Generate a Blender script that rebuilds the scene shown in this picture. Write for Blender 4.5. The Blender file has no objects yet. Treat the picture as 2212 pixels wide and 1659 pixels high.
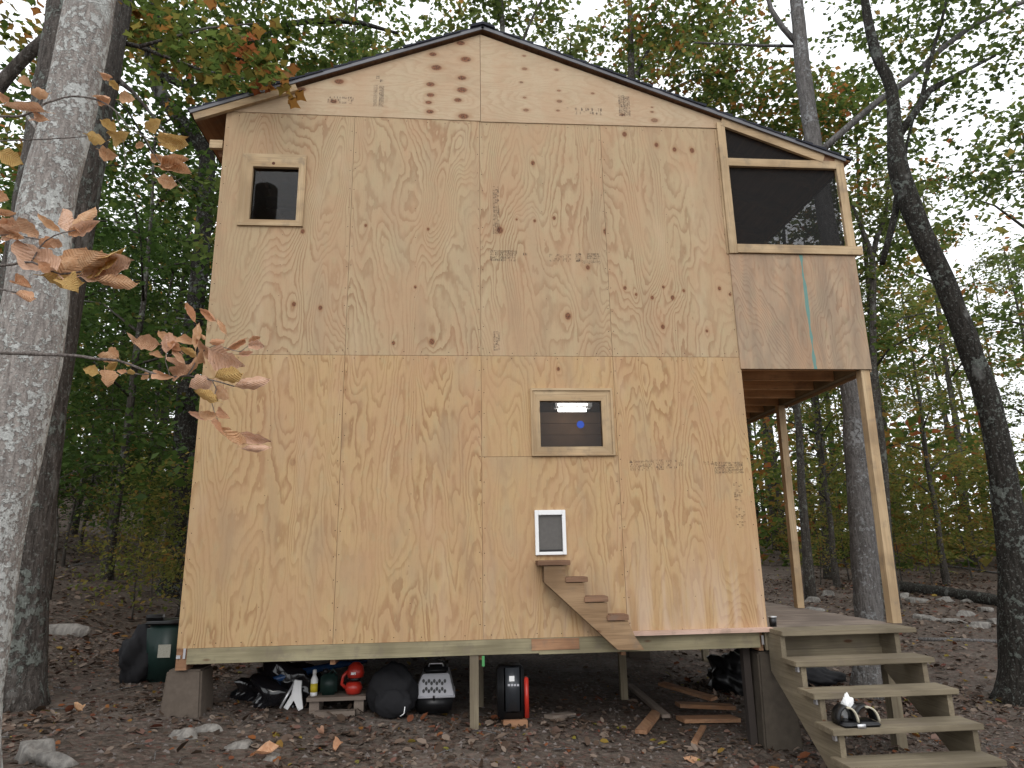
import bpy, bmesh, math, random
import numpy as np
from mathutils import Vector, Matrix

scene = bpy.context.scene
C = scene.collection

# ------------------------------------------------------------------ camera
CAM = Vector((2.2038, -5.9255, 0.7257)); YAW, PIT, ROLL, FOC = 0.0867, 0.2391, -0.0186, 0.6597
W, H = 2212.0, 1659.0
_F = Vector((math.sin(YAW)*math.cos(PIT), math.cos(YAW)*math.cos(PIT), math.sin(PIT)))
_R0 = Vector((math.cos(YAW), -math.sin(YAW), 0)); _U0 = _R0.cross(_F)
_R = _R0*math.cos(ROLL) + _U0*math.sin(ROLL); _U = -_R0*math.sin(ROLL) + _U0*math.cos(ROLL)
camd = bpy.data.cameras.new('camera'); cam = bpy.data.objects.new('camera', camd); C.objects.link(cam)
camd.sensor_width = 36; camd.lens = 36*FOC; camd.clip_end = 500; camd.clip_start = 0.05
cam.matrix_world = Matrix(((_R.x, _U.x, -_F.x, CAM.x), (_R.y, _U.y, -_F.y, CAM.y), (_R.z, _U.z, -_F.z, CAM.z), (0, 0, 0, 1)))
scene.camera = cam

# ------------------------------------------------------------------ light
SUN_EL, SUN_AZ = math.radians(38), math.radians(-6)      # azimuth measured from straight behind the camera
wd = bpy.data.worlds.new('World'); scene.world = wd; wd.use_nodes = True
nt = wd.node_tree; bg = nt.nodes['Background']
sky = nt.nodes.new('ShaderNodeTexSky'); sky.sky_type = 'NISHITA'; sky.sun_disc = False
sky.sun_elevation = SUN_EL; sky.sun_rotation = math.radians(180) - SUN_AZ
sky.air_density = 1.0; sky.dust_density = 6.0; sky.ozone_density = 1.0
hs = nt.nodes.new('ShaderNodeHueSaturation'); hs.inputs['Saturation'].default_value = 0.12
ov = nt.nodes.new('ShaderNodeMix'); ov.data_type = 'RGBA'; ov.inputs[0].default_value = 0.85      # even cloud cover over the clear sky
ov.inputs[7].default_value = (11.0, 11.3, 11.6, 1)
nt.links.new(sky.outputs[0], hs.inputs['Color']); nt.links.new(hs.outputs[0], ov.inputs[6]); nt.links.new(ov.outputs[2], bg.inputs[0])
bg.inputs[1].default_value = 0.15
sd = bpy.data.lights.new('sun', 'SUN'); sd.energy = 0.5; sd.angle = math.radians(20); sd.color = (1.0, 0.95, 0.88)
sun = bpy.data.objects.new('sun', sd); C.objects.link(sun); sun.location = (2, -20, 14)
tosun = Vector((math.sin(SUN_AZ)*math.cos(SUN_EL), -math.cos(SUN_AZ)*math.cos(SUN_EL), math.sin(SUN_EL)))
sun.rotation_euler = tosun.to_track_quat('Z', 'Y').to_euler()
vs = scene.view_settings; vs.view_transform = 'Standard'; vs.look = 'None'; vs.gamma = 1; vs.use_curve_mapping = False
vs.exposure = 0.0
scene.cycles.use_denoising = True
scene.cycles.max_bounces = 6; scene.cycles.transparent_max_bounces = 8
scene.cycles.diffuse_bounces = 3; scene.cycles.glossy_bounces = 2; scene.cycles.transmission_bounces = 3

# ------------------------------------------------------------------ helpers
def ray(u, v): return _F + _R*((u-W/2)/(FOC*W)) - _U*((v-H/2)/(FOC*W))
def aty(u, v, Y):
    d = ray(u, v); return CAM + d*((Y-CAM.y)/d.y)
def atz(u, v, Z):
    d = ray(u, v); return CAM + d*((Z-CAM.z)/d.z)
def pxm(p): return (p-CAM).dot(_F)/(FOC*W)               # metres per photo pixel at a point
rnd = random.Random(5)

def smooth(a, b, t):
    t = min(1, max(0, (t-a)/(b-a))); return t*t*(3-2*t)
def gz(x, y):
    z = -0.50 - 0.083*max(-3.0, min(7.0, x)) - 0.02*max(0, min(4, -y))
    z += 0.030*max(0, y-4.0)*(1-smooth(3, 11, x)) + 0.050*max(0, min(60, y)-4.0)
    z += 0.17*max(0, -x-1.5)*smooth(-1, 5, y)
    z += 0.035*math.sin(x*1.7+y*.6)*math.sin(y*1.3-x*.4) + 0.018*math.sin(x*4.1+1)*math.sin(y*3.7)
    return z
def on_ground(u, v):
    d = ray(u, v); t = 1.0
    for _ in range(4000):
        p = CAM + d*t
        if p.z <= gz(p.x, p.y): return p
        t += 0.01
    return CAM + d*t

class MB:
    """collects shapes into one mesh"""
    def __init__(s): s.v = []; s.f = []
    def poly(s, pts, faces):
        n = len(s.v); s.v += [tuple(p) for p in pts]; s.f += [tuple(i+n for i in f) for f in faces]; return s
    def box(s, x0, x1, y0, y1, z0, z1, m=None):
        p = [Vector(q) for q in ((x0,y0,z0),(x1,y0,z0),(x1,y1,z0),(x0,y1,z0),(x0,y0,z1),(x1,y0,z1),(x1,y1,z1),(x0,y1,z1))]
        if m: p = [m @ q for q in p]
        return s.poly(p, ((0,3,2,1),(4,5,6,7),(0,1,5,4),(1,2,6,5),(2,3,7,6),(3,0,4,7)))
    def beam(s, a, b, w, h, up=(0,0,1)):
        a, b = Vector(a), Vector(b); d = (b-a).normalized(); up = Vector(up)
        r = d.cross(up); r = r.normalized() if r.length > 1e-5 else Vector((1,0,0)); u = r.cross(d)
        pts = [p + r*sx*w/2 + u*sz*h/2 for p in (a, b) for sx, sz in ((-1,-1),(1,-1),(1,1),(-1,1))]
        return s.poly(pts, ((0,1,2,3),(7,6,5,4),(0,4,5,1),(1,5,6,2),(2,6,7,3),(3,7,4,0)))
    def prism(s, pts2, y0, y1):
        """polygon given in x,z (anticlockwise seen from -y) between two y values"""
        n = len(pts2); P = [(x, y0, z) for x, z in pts2] + [(x, y1, z) for x, z in pts2]
        F = [tuple(range(n)), tuple(range(2*n-1, n-1, -1))] + [(i, i+n, (i+1) % n + n, (i+1) % n) for i in range(n)]
        return s.poly(P, F)
    def tube(s, pts, rad, seg=10, caps=True, jit=0.0, rs=None):
        pts = [Vector(p) for p in pts]; n = len(pts); rings = []
        ref = Vector((0.31, 0.95, 0.05))
        for i, p in enumerate(pts):
            d = (pts[min(i+1, n-1)]-pts[max(i-1, 0)]).normalized()
            a = d.cross(ref); a = a.normalized() if a.length > 1e-4 else Vector((1,0,0)); b = d.cross(a)
            ring = []
            for k in range(seg):
                t = 2*math.pi*k/seg; r = rad[i]*(1 + (jit*(rs.random()-.5) if rs else 0))
                ring.append(p + a*math.cos(t)*r + b*math.sin(t)*r)
            rings.append(ring)
        V = [q for r in rings for q in r]; F = []
        for i in range(n-1):
            for k in range(seg):
                F.append((i*seg+k, i*seg+(k+1) % seg, (i+1)*seg+(k+1) % seg, (i+1)*seg+k))
        if caps: F += [tuple(range(seg-1, -1, -1)), tuple((n-1)*seg+k for k in range(seg))]
        return s.poly(V, F)
    def lathe(s, c, prof, seg=20, m=None):
        """prof: list of (radius, z)"""
        V = [Vector((r*math.cos(2*math.pi*k/seg), r*math.sin(2*math.pi*k/seg), z)) for r, z in prof for k in range(seg)]
        V = [(m @ q if m else q) + Vector(c) for q in V]; n = len(prof)
        F = [(i*seg+k, i*seg+(k+1) % seg, (i+1)*seg+(k+1) % seg, (i+1)*seg+k) for i in range(n-1) for k in range(seg)]
        F += [tuple(range(seg-1, -1, -1)), tuple((n-1)*seg+k for k in range(seg))]
        return s.poly(V, F)
    def build(s, name, mat, parent=None, smooth=False, bevel=0.0, subd=0):
        me = bpy.data.meshes.new(name); me.from_pydata(s.v, [], s.f); me.validate(); me.update()
        if mat: me.materials.append(mat)
        if bevel or subd:
            bm = bmesh.new(); bm.from_mesh(me)
            bmesh.ops.remove_doubles(bm, verts=bm.verts, dist=1e-6)
            bmesh.ops.recalc_face_normals(bm, faces=bm.faces)
            if bevel: bmesh.ops.bevel(bm, geom=list(bm.edges), offset=bevel, segments=2, affect='EDGES', clamp_overlap=True)
            bm.to_mesh(me); bm.free()
        if smooth: me.shade_smooth()
        o = bpy.data.objects.new(name, me); C.objects.link(o)
        if subd:
            md = o.modifiers.new('s', 'SUBSURF'); md.levels = md.render_levels = subd
        if parent: o.parent = parent; o.matrix_parent_inverse = parent.matrix_world.inverted()
        return o

def empty(name, loc=(0, 0, 0)):
    o = bpy.data.objects.new(name, None); C.objects.link(o); o.location = loc
    o.matrix_world = Matrix.Translation(Vector(loc)); o.empty_display_size = .1
    return o
def tag(o, label=None, cat=None, group=None, kind=None):
    if label: o['label'] = label
    if cat: o['category'] = cat
    if group: o['group'] = group
    if kind: o['kind'] = kind
    return o
def copy_tree(o, parent=None):
    c = o.copy(); C.objects.link(c); c.parent = parent
    if parent: c.matrix_parent_inverse = o.matrix_parent_inverse.copy()
    for ch in o.children: copy_tree(ch, c)
    return c

# ------------------------------------------------------------------ materials
def newmat(name):
    m = bpy.data.materials.new(name); m.use_nodes = True; t = m.node_tree
    b = t.nodes['Principled BSDF']; b.inputs['Specular IOR Level'].default_value = 0.25
    return m, t, b
class NT:
    def __init__(s, t): s.t = t
    def n(s, kind, **kw):
        x = s.t.nodes.new(kind)
        for k, v in kw.items(): setattr(x, k, v)
        return x
    def l(s, a, b): s.t.links.new(a, b)
    def math(s, op, a, b=None, c=None, clamp=False):
        x = s.n('ShaderNodeMath', operation=op, use_clamp=clamp)
        for i, q in enumerate((a, b, c)):
            if q is None: continue
            if isinstance(q, (int, float)): x.inputs[i].default_value = q
            else: s.l(q, x.inputs[i])
        return x.outputs[0]
    def mix(s, fac, a, b, mode='MIX'):
        x = s.n('ShaderNodeMix', data_type='RGBA', blend_type=mode)
        for q, i in ((fac, 0), (a, 6), (b, 7)):
            if isinstance(q, (int, float)): x.inputs[i].default_value = q
            elif isinstance(q, tuple): x.inputs[i].default_value = (q[0], q[1], q[2], 1)
            else: s.l(q, x.inputs[i])
        return x.outputs[2]
    def noise(s, vec, scale, detail=2, rough=.5, dist=0):
        x = s.n('ShaderNodeTexNoise'); x.inputs['Scale'].default_value = scale; x.inputs['Detail'].default_value = detail
        x.inputs['Roughness'].default_value = rough; x.inputs['Distortion'].default_value = dist
        if vec: s.l(vec, x.inputs['Vector'])
        return x.outputs[0]
    def mapping(s, vec, scale=(1,1,1), loc=(0,0,0), rot=(0,0,0)):
        x = s.n('ShaderNodeMapping'); x.inputs['Scale'].default_value = scale; x.inputs['Location'].default_value = loc
        x.inputs['Rotation'].default_value = rot; s.l(vec, x.inputs['Vector']); return x.outputs[0]
    def rng(s, v, a, b, c=0, d=1, sm=True):
        x = s.n('ShaderNodeMapRange', interpolation_type='SMOOTHSTEP' if sm else 'LINEAR')
        for i, q in enumerate((v, a, b, c, d)):
            if isinstance(q, (int, float)): x.inputs[i].default_value = q
            else: s.l(q, x.inputs[i])
        return x.outputs[0]
    def ramp(s, v, stops):
        x = s.n('ShaderNodeValToRGB'); e = x.color_ramp.elements
        while len(e) < len(stops): e.new(.5)
        for q, (p, c) in zip(e, stops): q.position = p; q.color = (*c, 1)
        s.l(v, x.inputs[0]); return x.outputs[0]
    def bump(s, h, b, strength=.3, dist=.01):
        x = s.n('ShaderNodeBump'); x.inputs['Strength'].default_value = strength; x.inputs['Distance'].default_value = dist
        s.l(h, x.inputs['Height']); s.l(x.outputs[0], b.inputs['Normal'])

def plain(name, col, rough=.6, spec=.3, metal=0, var=.15, scale=12):
    m, t, b = newmat(name); k = NT(t); tc = k.n('ShaderNodeTexCoord').outputs['Object']
    f = k.noise(tc, scale, 4, .6)
    c = k.mix(f, tuple(q*(1-var) for q in col), tuple(min(1, q*(1+var)) for q in col))
    k.l(c, b.inputs['Base Color']); b.inputs['Roughness'].default_value = rough
    b.inputs['Specular IOR Level'].default_value = spec; b.inputs['Metallic'].default_value = metal
    return m

def plywood(name, seed, light, dark, knots=(), axis='z', rings=9.0, contrast=.55, stains=0.0, blot=1.0, teal=None, grey=0.0, ew=1.0):
    """rotary-cut veneer: contour lines of a stretched field, pushed aside round each knot. knots: (x, z, radius, tone)"""
    m, t, b = newmat(name); k = NT(t); tc = k.n('ShaderNodeTexCoord').outputs['Object']
    st = (1.7*ew, 0.001, .46) if axis == 'z' else (.42, 0.001, 2.4*ew)
    vec = k.mapping(tc, st, (seed*3.17, seed*1.3, seed*7.7))
    wob = k.noise(k.mapping(tc, (5, .001, 2.2) if axis == 'z' else (2.2, .001, 5), (seed, 0, seed*2)), 1.0, 2, .5)
    h = k.math('MULTIPLY', k.noise(vec, 1.0, 2.3, .42, .5), rings*3.6)
    wob2 = k.noise(k.mapping(tc, (26, .001, 9) if axis == 'z' else (9, .001, 26), (seed*3, 0, seed)), 1.0, 2, .5)
    h = k.math('ADD', h, k.math('ADD', k.math('MULTIPLY', wob, 2.6), k.math('MULTIPLY', wob2, .9)))
    knotmask = None; ringmask = None
    for (kx, kz, r, tone) in knots:
        a = k.n('ShaderNodeVectorMath', operation='MULTIPLY_ADD'); k.l(tc, a.inputs[0])
        sx, sz = (1/r, 1/(r*1.25)) if axis == 'z' else (1/(r*1.4), 1/(r*.85))
        a.inputs[1].default_value = (sx, 0, sz); a.inputs[2].default_value = (-kx*sx, 0, -kz*sz)
        L = k.n('ShaderNodeVectorMath', operation='LENGTH'); k.l(a.outputs[0], L.inputs[0]); d = L.outputs['Value']
        a2 = k.n('ShaderNodeVectorMath', operation='MULTIPLY'); k.l(a.outputs[0], a2.inputs[0])
        a2.inputs[1].default_value = (1, 0, .45) if axis == 'z' else (.45, 0, 1)
        L2 = k.n('ShaderNodeVectorMath', operation='LENGTH'); k.l(a2.outputs[0], L2.inputs[0])
        g = k.math('DIVIDE', 2.2, k.math('ADD', 1.0, k.math('MULTIPLY', L2.outputs['Value'], k.math('MULTIPLY', L2.outputs['Value'], .16))))
        h = k.math('ADD', h, g)
        km = k.math('MULTIPLY', k.rng(d, .65, 1.12, 1, 0), tone)
        rm = k.math('MULTIPLY', k.math('MULTIPLY', k.rng(d, .7, 1.05, 0, 1), k.rng(d, 1.0, 2.0, 1, 0)), .35*tone)
        knotmask = km if knotmask is None else k.math('MAXIMUM', knotmask, km)
        ringmask = rm if ringmask is None else k.math('MAXIMUM', ringmask, rm)
    fr = k.math('FRACT', h)
    lat = k.math('MULTIPLY', k.rng(fr, .40, .88, 0, 1), k.rng(fr, .90, 1.0, 1, 0))       # slow earlywood, sharp latewood edge
    amp = k.rng(k.noise(k.mapping(tc, (1.1, .001, .9), (seed*5, 0, 3)), 1.0, 2), .35, .65, .35, 1.0)
    fib = k.noise(k.mapping(tc, (160, 1, 5) if axis == 'z' else (5, 1, 160), (seed, 0, 0)), 1.0, 3, .6)
    col = k.mix(k.math('MULTIPLY', k.math('MULTIPLY', lat, amp), contrast*1.5, clamp=True), light, dark)
    col = k.mix(k.math('MULTIPLY', k.rng(fib, .35, .7), .16), col, tuple(q*.72 for q in dark))
    bl = k.noise(k.mapping(tc, (2.6, .001, 1.3), (seed*2.1, 0, seed)), 1.0, 3, .55)
    col = k.mix(k.math('MULTIPLY', k.rng(bl, .38, .66), .42*blot), col, (.43, .255, .15), 'MIX')
    bl3 = k.noise(k.mapping(tc, (13, .001, 7) if axis == 'z' else (7, .001, 13), (seed, 0, seed*6)), 1.0, 3, .6)
    col = k.mix(k.math('MULTIPLY', k.rng(bl3, .5, .68), .20*blot), col, (.46, .275, .165))
    col = k.mix(k.math('MULTIPLY', k.rng(bl3, .46, .3), .16*blot), col, (.38, .37, .22))
    bl2 = k.noise(k.mapping(tc, (3.1, .001, 1.1), (seed*4.1, 0, 9)), 1.0, 3, .55)
    col = k.mix(k.math('MULTIPLY', k.rng(bl2, .5, .7), .34*blot), col, (.37, .29, .19), 'MIX')
    sp = k.noise(k.mapping(tc, (60, .001, 30) if axis == 'z' else (30, .001, 60), (seed*9, 0, 1)), 1.0, 3, .65)
    col = k.mix(k.math('MULTIPLY', k.rng(sp, .5, .75), .22), col, (.30, .19, .11))
    wz = k.noise(k.mapping(tc, (3.4, .001, .8) if axis == 'z' else (.8, .001, 3.4), (seed*1.7, 0, seed*3)), 1.0, 4, .62)
    col = k.mix(k.math('MULTIPLY', k.rng(wz, .52, .7), .42*blot), col, (.31, .215, .135))
    col = k.mix(k.math('MULTIPLY', k.rng(wz, .46, .3), .26*blot), col, (.53, .41, .28))
    if stains > 0:       # rain-splash bleaching and damp streaks along the foot of the sheet
        sx = k.n('ShaderNodeSeparateXYZ'); k.l(tc, sx.inputs[0])
        foot = k.rng(sx.outputs['Z'], .05, .95, 1, 0)
        str_ = k.noise(k.mapping(tc, (9, .001, .7), (seed, 0, 2)), 1.0, 3, .6)
        col = k.mix(k.math('MULTIPLY', k.math('MULTIPLY', foot, k.rng(str_, .42, .62)), .6*stains), col, (.52, .39, .30))
        col = k.mix(k.math('MULTIPLY', k.math('MULTIPLY', foot, k.rng(str_, .52, .3)), .5*stains), col, (.34, .19, .10))
    if grey > 0:
        gn = k.noise(k.mapping(tc, (7, .001, 1.2), (seed, 0, 4)), 1.0, 3, .6)
        col = k.mix(k.math('MULTIPLY', k.rng(gn, .3, .7), grey), col, (.19, .15, .115))
    if teal:
        sx = k.n('ShaderNodeSeparateXYZ'); k.l(tc, sx.inputs[0])
        cx = k.math('ADD', sx.outputs['X'], k.math('MULTIPLY', k.math('SUBTRACT', k.noise(tc, 5, 2), .5), .03))
        dd = k.math('ABSOLUTE', k.math('SUBTRACT', cx, teal))
        wn = k.rng(k.noise(k.mapping(tc, (1, 1, 5)), 1.0, 2), .3, .7, .004, .020)
        col = k.mix(k.math('MULTIPLY', k.math('LESS_THAN', dd, wn), .75), col, (.07, .26, .25))
    if knotmask is not None:
        kc = k.mix(k.rng(k.noise(tc, 90, 2), .3, .7), (.05, .02, .012), (.24, .085, .04))
        col = k.mix(ringmask, col, (.30, .14, .06)); col = k.mix(knotmask, col, kc)
    k.l(col, b.inputs['Base Color']); b.inputs['Roughness'].default_value = .72; b.inputs['Specular IOR Level'].default_value = .18
    k.bump(k.math('ADD', k.math('MULTIPLY', lat, .4), fib), b, .18, .002)
    return m

def lumber(name, c1, c2, axis='x', rough=.75, knots=True):
    m, t, b = newmat(name); k = NT(t); tc = k.n('ShaderNodeTexCoord').outputs['Object']
    i = 'xyz'.index(axis); s = [14, 14, 14]; s[i] = .9
    f = k.noise(k.mapping(tc, tuple(s)), 1.0, 4, .6, .6)
    s2 = [90, 90, 90]; s2[i] = 3
    g = k.noise(k.mapping(tc, tuple(s2)), 1.0, 2)
    col = k.mix(k.rng(f, .3, .7), c1, c2); col = k.mix(k.math('MULTIPLY', k.rng(g, .45, .7), .35), col, tuple(q*.5 for q in c2))
    bl = k.noise(tc, 2.2, 3); col = k.mix(k.math('MULTIPLY', k.rng(bl, .42, .66), .55), col, tuple(q*.58 for q in c2)); b2 = k.noise(tc, 7, 4, .65); col = k.mix(k.math('MULTIPLY', k.rng(b2, .5, .7), .4), col, (.16, .13, .105))
    if knots:
        vo = k.n('ShaderNodeTexVoronoi'); vo.inputs['Scale'].default_value = 1.0
        s3 = [6, 6, 6]; s3[i] = 2.0; k.l(k.mapping(tc, tuple(s3)), vo.inputs['Vector'])
        col = k.mix(k.rng(vo.outputs['Distance'], .05, .11, .8, 0), col, (.10, .04, .02))
    k.l(col, b.inputs['Base Color']); b.inputs['Roughness'].default_value = rough; b.inputs['Specular IOR Level'].default_value = .15
    k.bump(g, b, .2, .002); return m

def bark(name, c1, c2, lichen=.0, lcol=(.42, .46, .42), scale=1.0, furrow=1.0):
    m, t, b = newmat(name); k = NT(t); tc = k.n('ShaderNodeTexCoord').outputs['Object']
    f = k.noise(k.mapping(tc, (34*scale, 34*scale, 7*scale)), 1.0, 5, .65, .4)
    g = k.noise(tc, 60*scale, 3, .6)
    col = k.mix(k.rng(f, .35, .68), c1, c2); col = k.mix(k.math('MULTIPLY', g, .35), col, tuple(q*1.6 for q in c2))
    hgt = k.math('ADD', f, k.math('MULTIPLY', g, .3))
    if lichen > 0:
        big = k.noise(k.mapping(tc, (3.2, 3.2, 1.9)), 1.0, 3, .55); col = k.mix(k.math('MULTIPLY', k.rng(big, .62, .70), min(1, lichen*1.8)), col, k.mix(g, (.42, .43, .41), (.62, .63, .60)))
        n1 = k.noise(tc, 2.6*scale, 5, .68); n2 = k.noise(tc, 19*scale, 4, .65)
        msk = k.math('MULTIPLY', k.rng(k.math('ADD', n1, k.math('MULTIPLY', k.math('SUBTRACT', n2, .5), 1.1)), .60-lichen*.2, .68-lichen*.2), .85)
        lc = k.mix(k.noise(tc, 9*scale, 3), lcol, (lcol[0]*1.25, lcol[1]*1.2, lcol[2]*1.22))
        col = k.mix(msk, col, lc)
        sp = k.noise(tc, 44*scale, 2, .5); col = k.mix(k.rng(sp, .60, .66, 0, .8*min(1, lichen*2)), col, (.50, .52, .49))
        hgt = k.math('ADD', hgt, k.math('MULTIPLY', msk, .3))
    k.l(col, b.inputs['Base Color']); b.inputs['Roughness'].default_value = .9; b.inputs['Specular IOR Level'].default_value = .1
    k.bump(hgt, b, 1.0*furrow, .035); return m

def foliage(name, stops, trans=.68, rough=.55):
    m, t, b = newmat(name); k = NT(t)
    at = k.n('ShaderNodeAttribute', attribute_name='r').outputs['Fac']
    oi = k.n('ShaderNodeObjectInfo').outputs['Random']
    v = k.math('ADD', at, k.math('MULTIPLY', k.math('SUBTRACT', oi, .5), .16), clamp=True)
    c = k.ramp(v, stops)
    k.l(c, b.inputs['Base Color']); b.inputs['Roughness'].default_value = rough; b.inputs['Specular IOR Level'].default_value = .2
    tr = k.n('ShaderNodeBsdfTranslucent'); k.l(k.mix(.5, c, (.5, .55, .08), 'MULTIPLY') if False else c, tr.inputs['Color'])
    mx = k.n('ShaderNodeMixShader'); mx.inputs[0].default_value = trans
    k.l(b.outputs[0], mx.inputs[1]); k.l(tr.outputs[0], mx.inputs[2])
    k.l(mx.outputs[0], t.nodes['Material Output'].inputs['Surface']); return m

GREEN = [(0, (.045, .07, .02)), (.35, (.09, .13, .036)), (.7, (.15, .19, .05)), (.9, (.22, .22, .06)), (1, (.30, .19, .06))]
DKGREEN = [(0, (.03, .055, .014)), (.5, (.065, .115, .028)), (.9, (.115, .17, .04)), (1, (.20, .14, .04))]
MIXED = [(0, (.05, .085, .02)), (.48, (.11, .15, .035)), (.64, (.21, .17, .04)), (.8, (.30, .15, .04)), (1, (.28, .09, .035))]
YELLOW = [(0, (.09, .12, .03)), (.4, (.18, .20, .05)), (.75, (.30, .22, .06)), (1, (.32, .15, .05))]
PALE = [(0, (.08, .11, .035)), (.5, (.15, .19, .06)), (.85, (.24, .24, .08)), (1, (.30, .18, .07))]
M = {}
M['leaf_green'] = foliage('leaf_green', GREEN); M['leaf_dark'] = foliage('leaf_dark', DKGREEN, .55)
M['leaf_mixed'] = foliage('leaf_mixed', MIXED); M['leaf_yellow'] = foliage('leaf_yellow', YELLOW); M['leaf_pale'] = foliage('leaf_pale', PALE, .5)
M['litter'] = foliage('litter', [(0, (.035, .023, .016)), (.30, (.08, .052, .036)), (.52, (.115, .078, .058)), (.82, (.20, .155, .122)), (.90, (.12, .04, .03)), (.95, (.20, .07, .02)), (.975, (.20, .17, .03)), (1, (.07, .12, .03))], .1, .7)
M['bark_lichen'] = bark('bark_lichen', (.17, .15, .138), (.36, .325, .30), .5, (.52, .54, .515), 1.3)
M['bark_dark'] = bark('bark_dark', (.03, .026, .023), (.115, .10, .09), .10, (.17, .19, .17), .8, 1.3)
M['bark_grey'] = bark('bark_grey', (.06, .055, .052), (.17, .16, .155), .1, (.26, .27, .27), 1.2)
M['bark_black'] = bark('bark_black', (.010, .009, .008), (.042, .038, .033), .10, (.12, .135, .12), .9)
M['bark_far'] = bark('bark_far', (.025, .022, .02), (.08, .07, .06), .1, (.14, .15, .13), .6)
M['lum_new'] = {a: lumber('lumber_new_'+a, (.53, .40, .25), (.43, .30, .175), a) for a in 'xyz'}
M['lum_treat'] = {a: lumber('lumber_treated_'+a, (.255, .215, .148), (.18, .148, .103), a) for a in 'xyz'}
M['lum_rim'] = lumber('lumber_rim', (.34, .30, .19), (.25, .215, .135), 'x')
M['lum_deck'] = {a: lumber('lumber_deck_'+a, (.27, .22, .18), (.19, .15, .125), a) for a in 'xyz'}
M['lum_brown'] = {a: lumber('lumber_brown_'+a, (.40, .23, .13), (.27, .14, .08), a) for a in 'xyz'}
M['lum_pink'] = {a: lumber('lumber_pink_'+a, (.62, .44, .36), (.52, .35, .27), a) for a in 'xyz'}
M['concrete'] = plain('concrete', (.115, .092, .074), .9, .1, 0, .3, 22)
M['shingle'] = plain('shingle', (.030, .032, .042), .9, .2, 0, .5, 60)
M['drip'] = plain('drip_edge', (.13, .13, .145), .5, .4, 0, .1)
M['black'] = plain('black_plastic', (.012, .012, .013), .35, .4); M['black_matt'] = plain('black_cloth', (.014, .014, .016), .8, .2)
M['black_gloss'] = plain('black_sheet', (.008, .008, .010), .12, .6); M['blue_gloss'] = plain('blue_sheet', (.02, .06, .16), .25, .5)
M['dkgreen'] = plain('dark_green_plastic', (.010, .026, .022), .45, .4); M['grey'] = plain('grey_plastic', (.42, .42, .45), .45, .3, 0, .05)
M['white'] = plain('white_plastic', (.80, .80, .80), .4, .4, 0, .04); M['red'] = plain('red_plastic', (.45, .03, .018), .3, .5, 0, .1)
M['yellow'] = plain('yellow_label', (.55, .42, .03), .5); M['steel'] = plain('galvanised', (.62, .62, .64), .35, .5, .7, .1)
M['label'] = plain('paper_label', (.34, .33, .28), .6, .2, 0, .5, 90); M['cream'] = plain('cream_rubber', (.50, .46, .36), .6, .2)
M['tube'] = None
M['rock'] = bark('grey_rock', (.10, .092, .085), (.24, .225, .205), .0, scale=.5, furrow=.7); M['greenrib'] = plain('green_ribbon', (.07, .26, .09), .6)
M['blue'] = plain('blue_sticker', (.02, .07, .42), .4, .3)
M['flap'] = plain('smoky_flap', (.10, .092, .085), .35, .4, 0, .25, 30)

# =================================================================== SETTING
def build_ground():
    N = 150; xs = []; 
    def warp(t, a, b, c): return a + (b-a)*t
    gx = np.concatenate([np.linspace(-120, -12, 22)[:-1], np.linspace(-12, 16, 141)[:-1], np.linspace(16, 130, 22)])
    gy = np.concatenate([np.linspace(-60, -7, 14)[:-1], np.linspace(-7, 16, 116)[:-1], np.linspace(16, 150, 26)])
    V = [(x, y, gz(x, y)) for y in gy for x in gx]; nx = len(gx)
    F = [(j*nx+i, j*nx+i+1, (j+1)*nx+i+1, (j+1)*nx+i) for j in range(len(gy)-1) for i in range(nx-1)]
    m, t, b = newmat('forest_soil'); k = NT(t); tc = k.n('ShaderNodeTexCoord').outputs['Object']
    n1 = k.noise(tc, 1.1, 4, .6); n2 = k.noise(tc, 16, 5, .65); n3 = k.noise(tc, 70, 3, .6)
    col = k.mix(k.rng(n2, .3, .7), (.055, .044, .036), (.132, .108, .090))
    col = k.mix(k.math('MULTIPLY', k.rng(n1, .48, .66), .6), col, (.18, .152, .13))
    col = k.mix(k.rng(n3, .55, .75, 0, .5), col, (.17, .125, .11))
    vo = k.n('ShaderNodeTexVoronoi'); vo.inputs['Scale'].default_value = 34; k.l(tc, vo.inputs['Vector'])
    sep = k.n('ShaderNodeSeparateColor'); k.l(vo.outputs['Color'], sep.inputs[0])
    col = k.mix(k.math('MULTIPLY', k.math('LESS_THAN', sep.outputs[0], .35), .5), col, k.ramp(sep.outputs[1], [(0, (.06, .03, .025)), (.5, (.12, .08, .065)), (.8, (.20, .16, .14)), (1, (.13, .03, .02))]))
    k.l(col, b.inputs['Base Color']); b.inputs['Roughness'].default_value = .95; b.inputs['Specular IOR Level'].default_value = .08
    k.bump(k.math('ADD', n2, k.math('MULTIPLY', n3, .5)), b, .9, .03)
    o = MB().poly(V, F).build('ground', m, None, True); tag(o, 'leaf-strewn forest floor of grey brown soil', 'ground', kind='structure')
build_ground()

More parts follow.
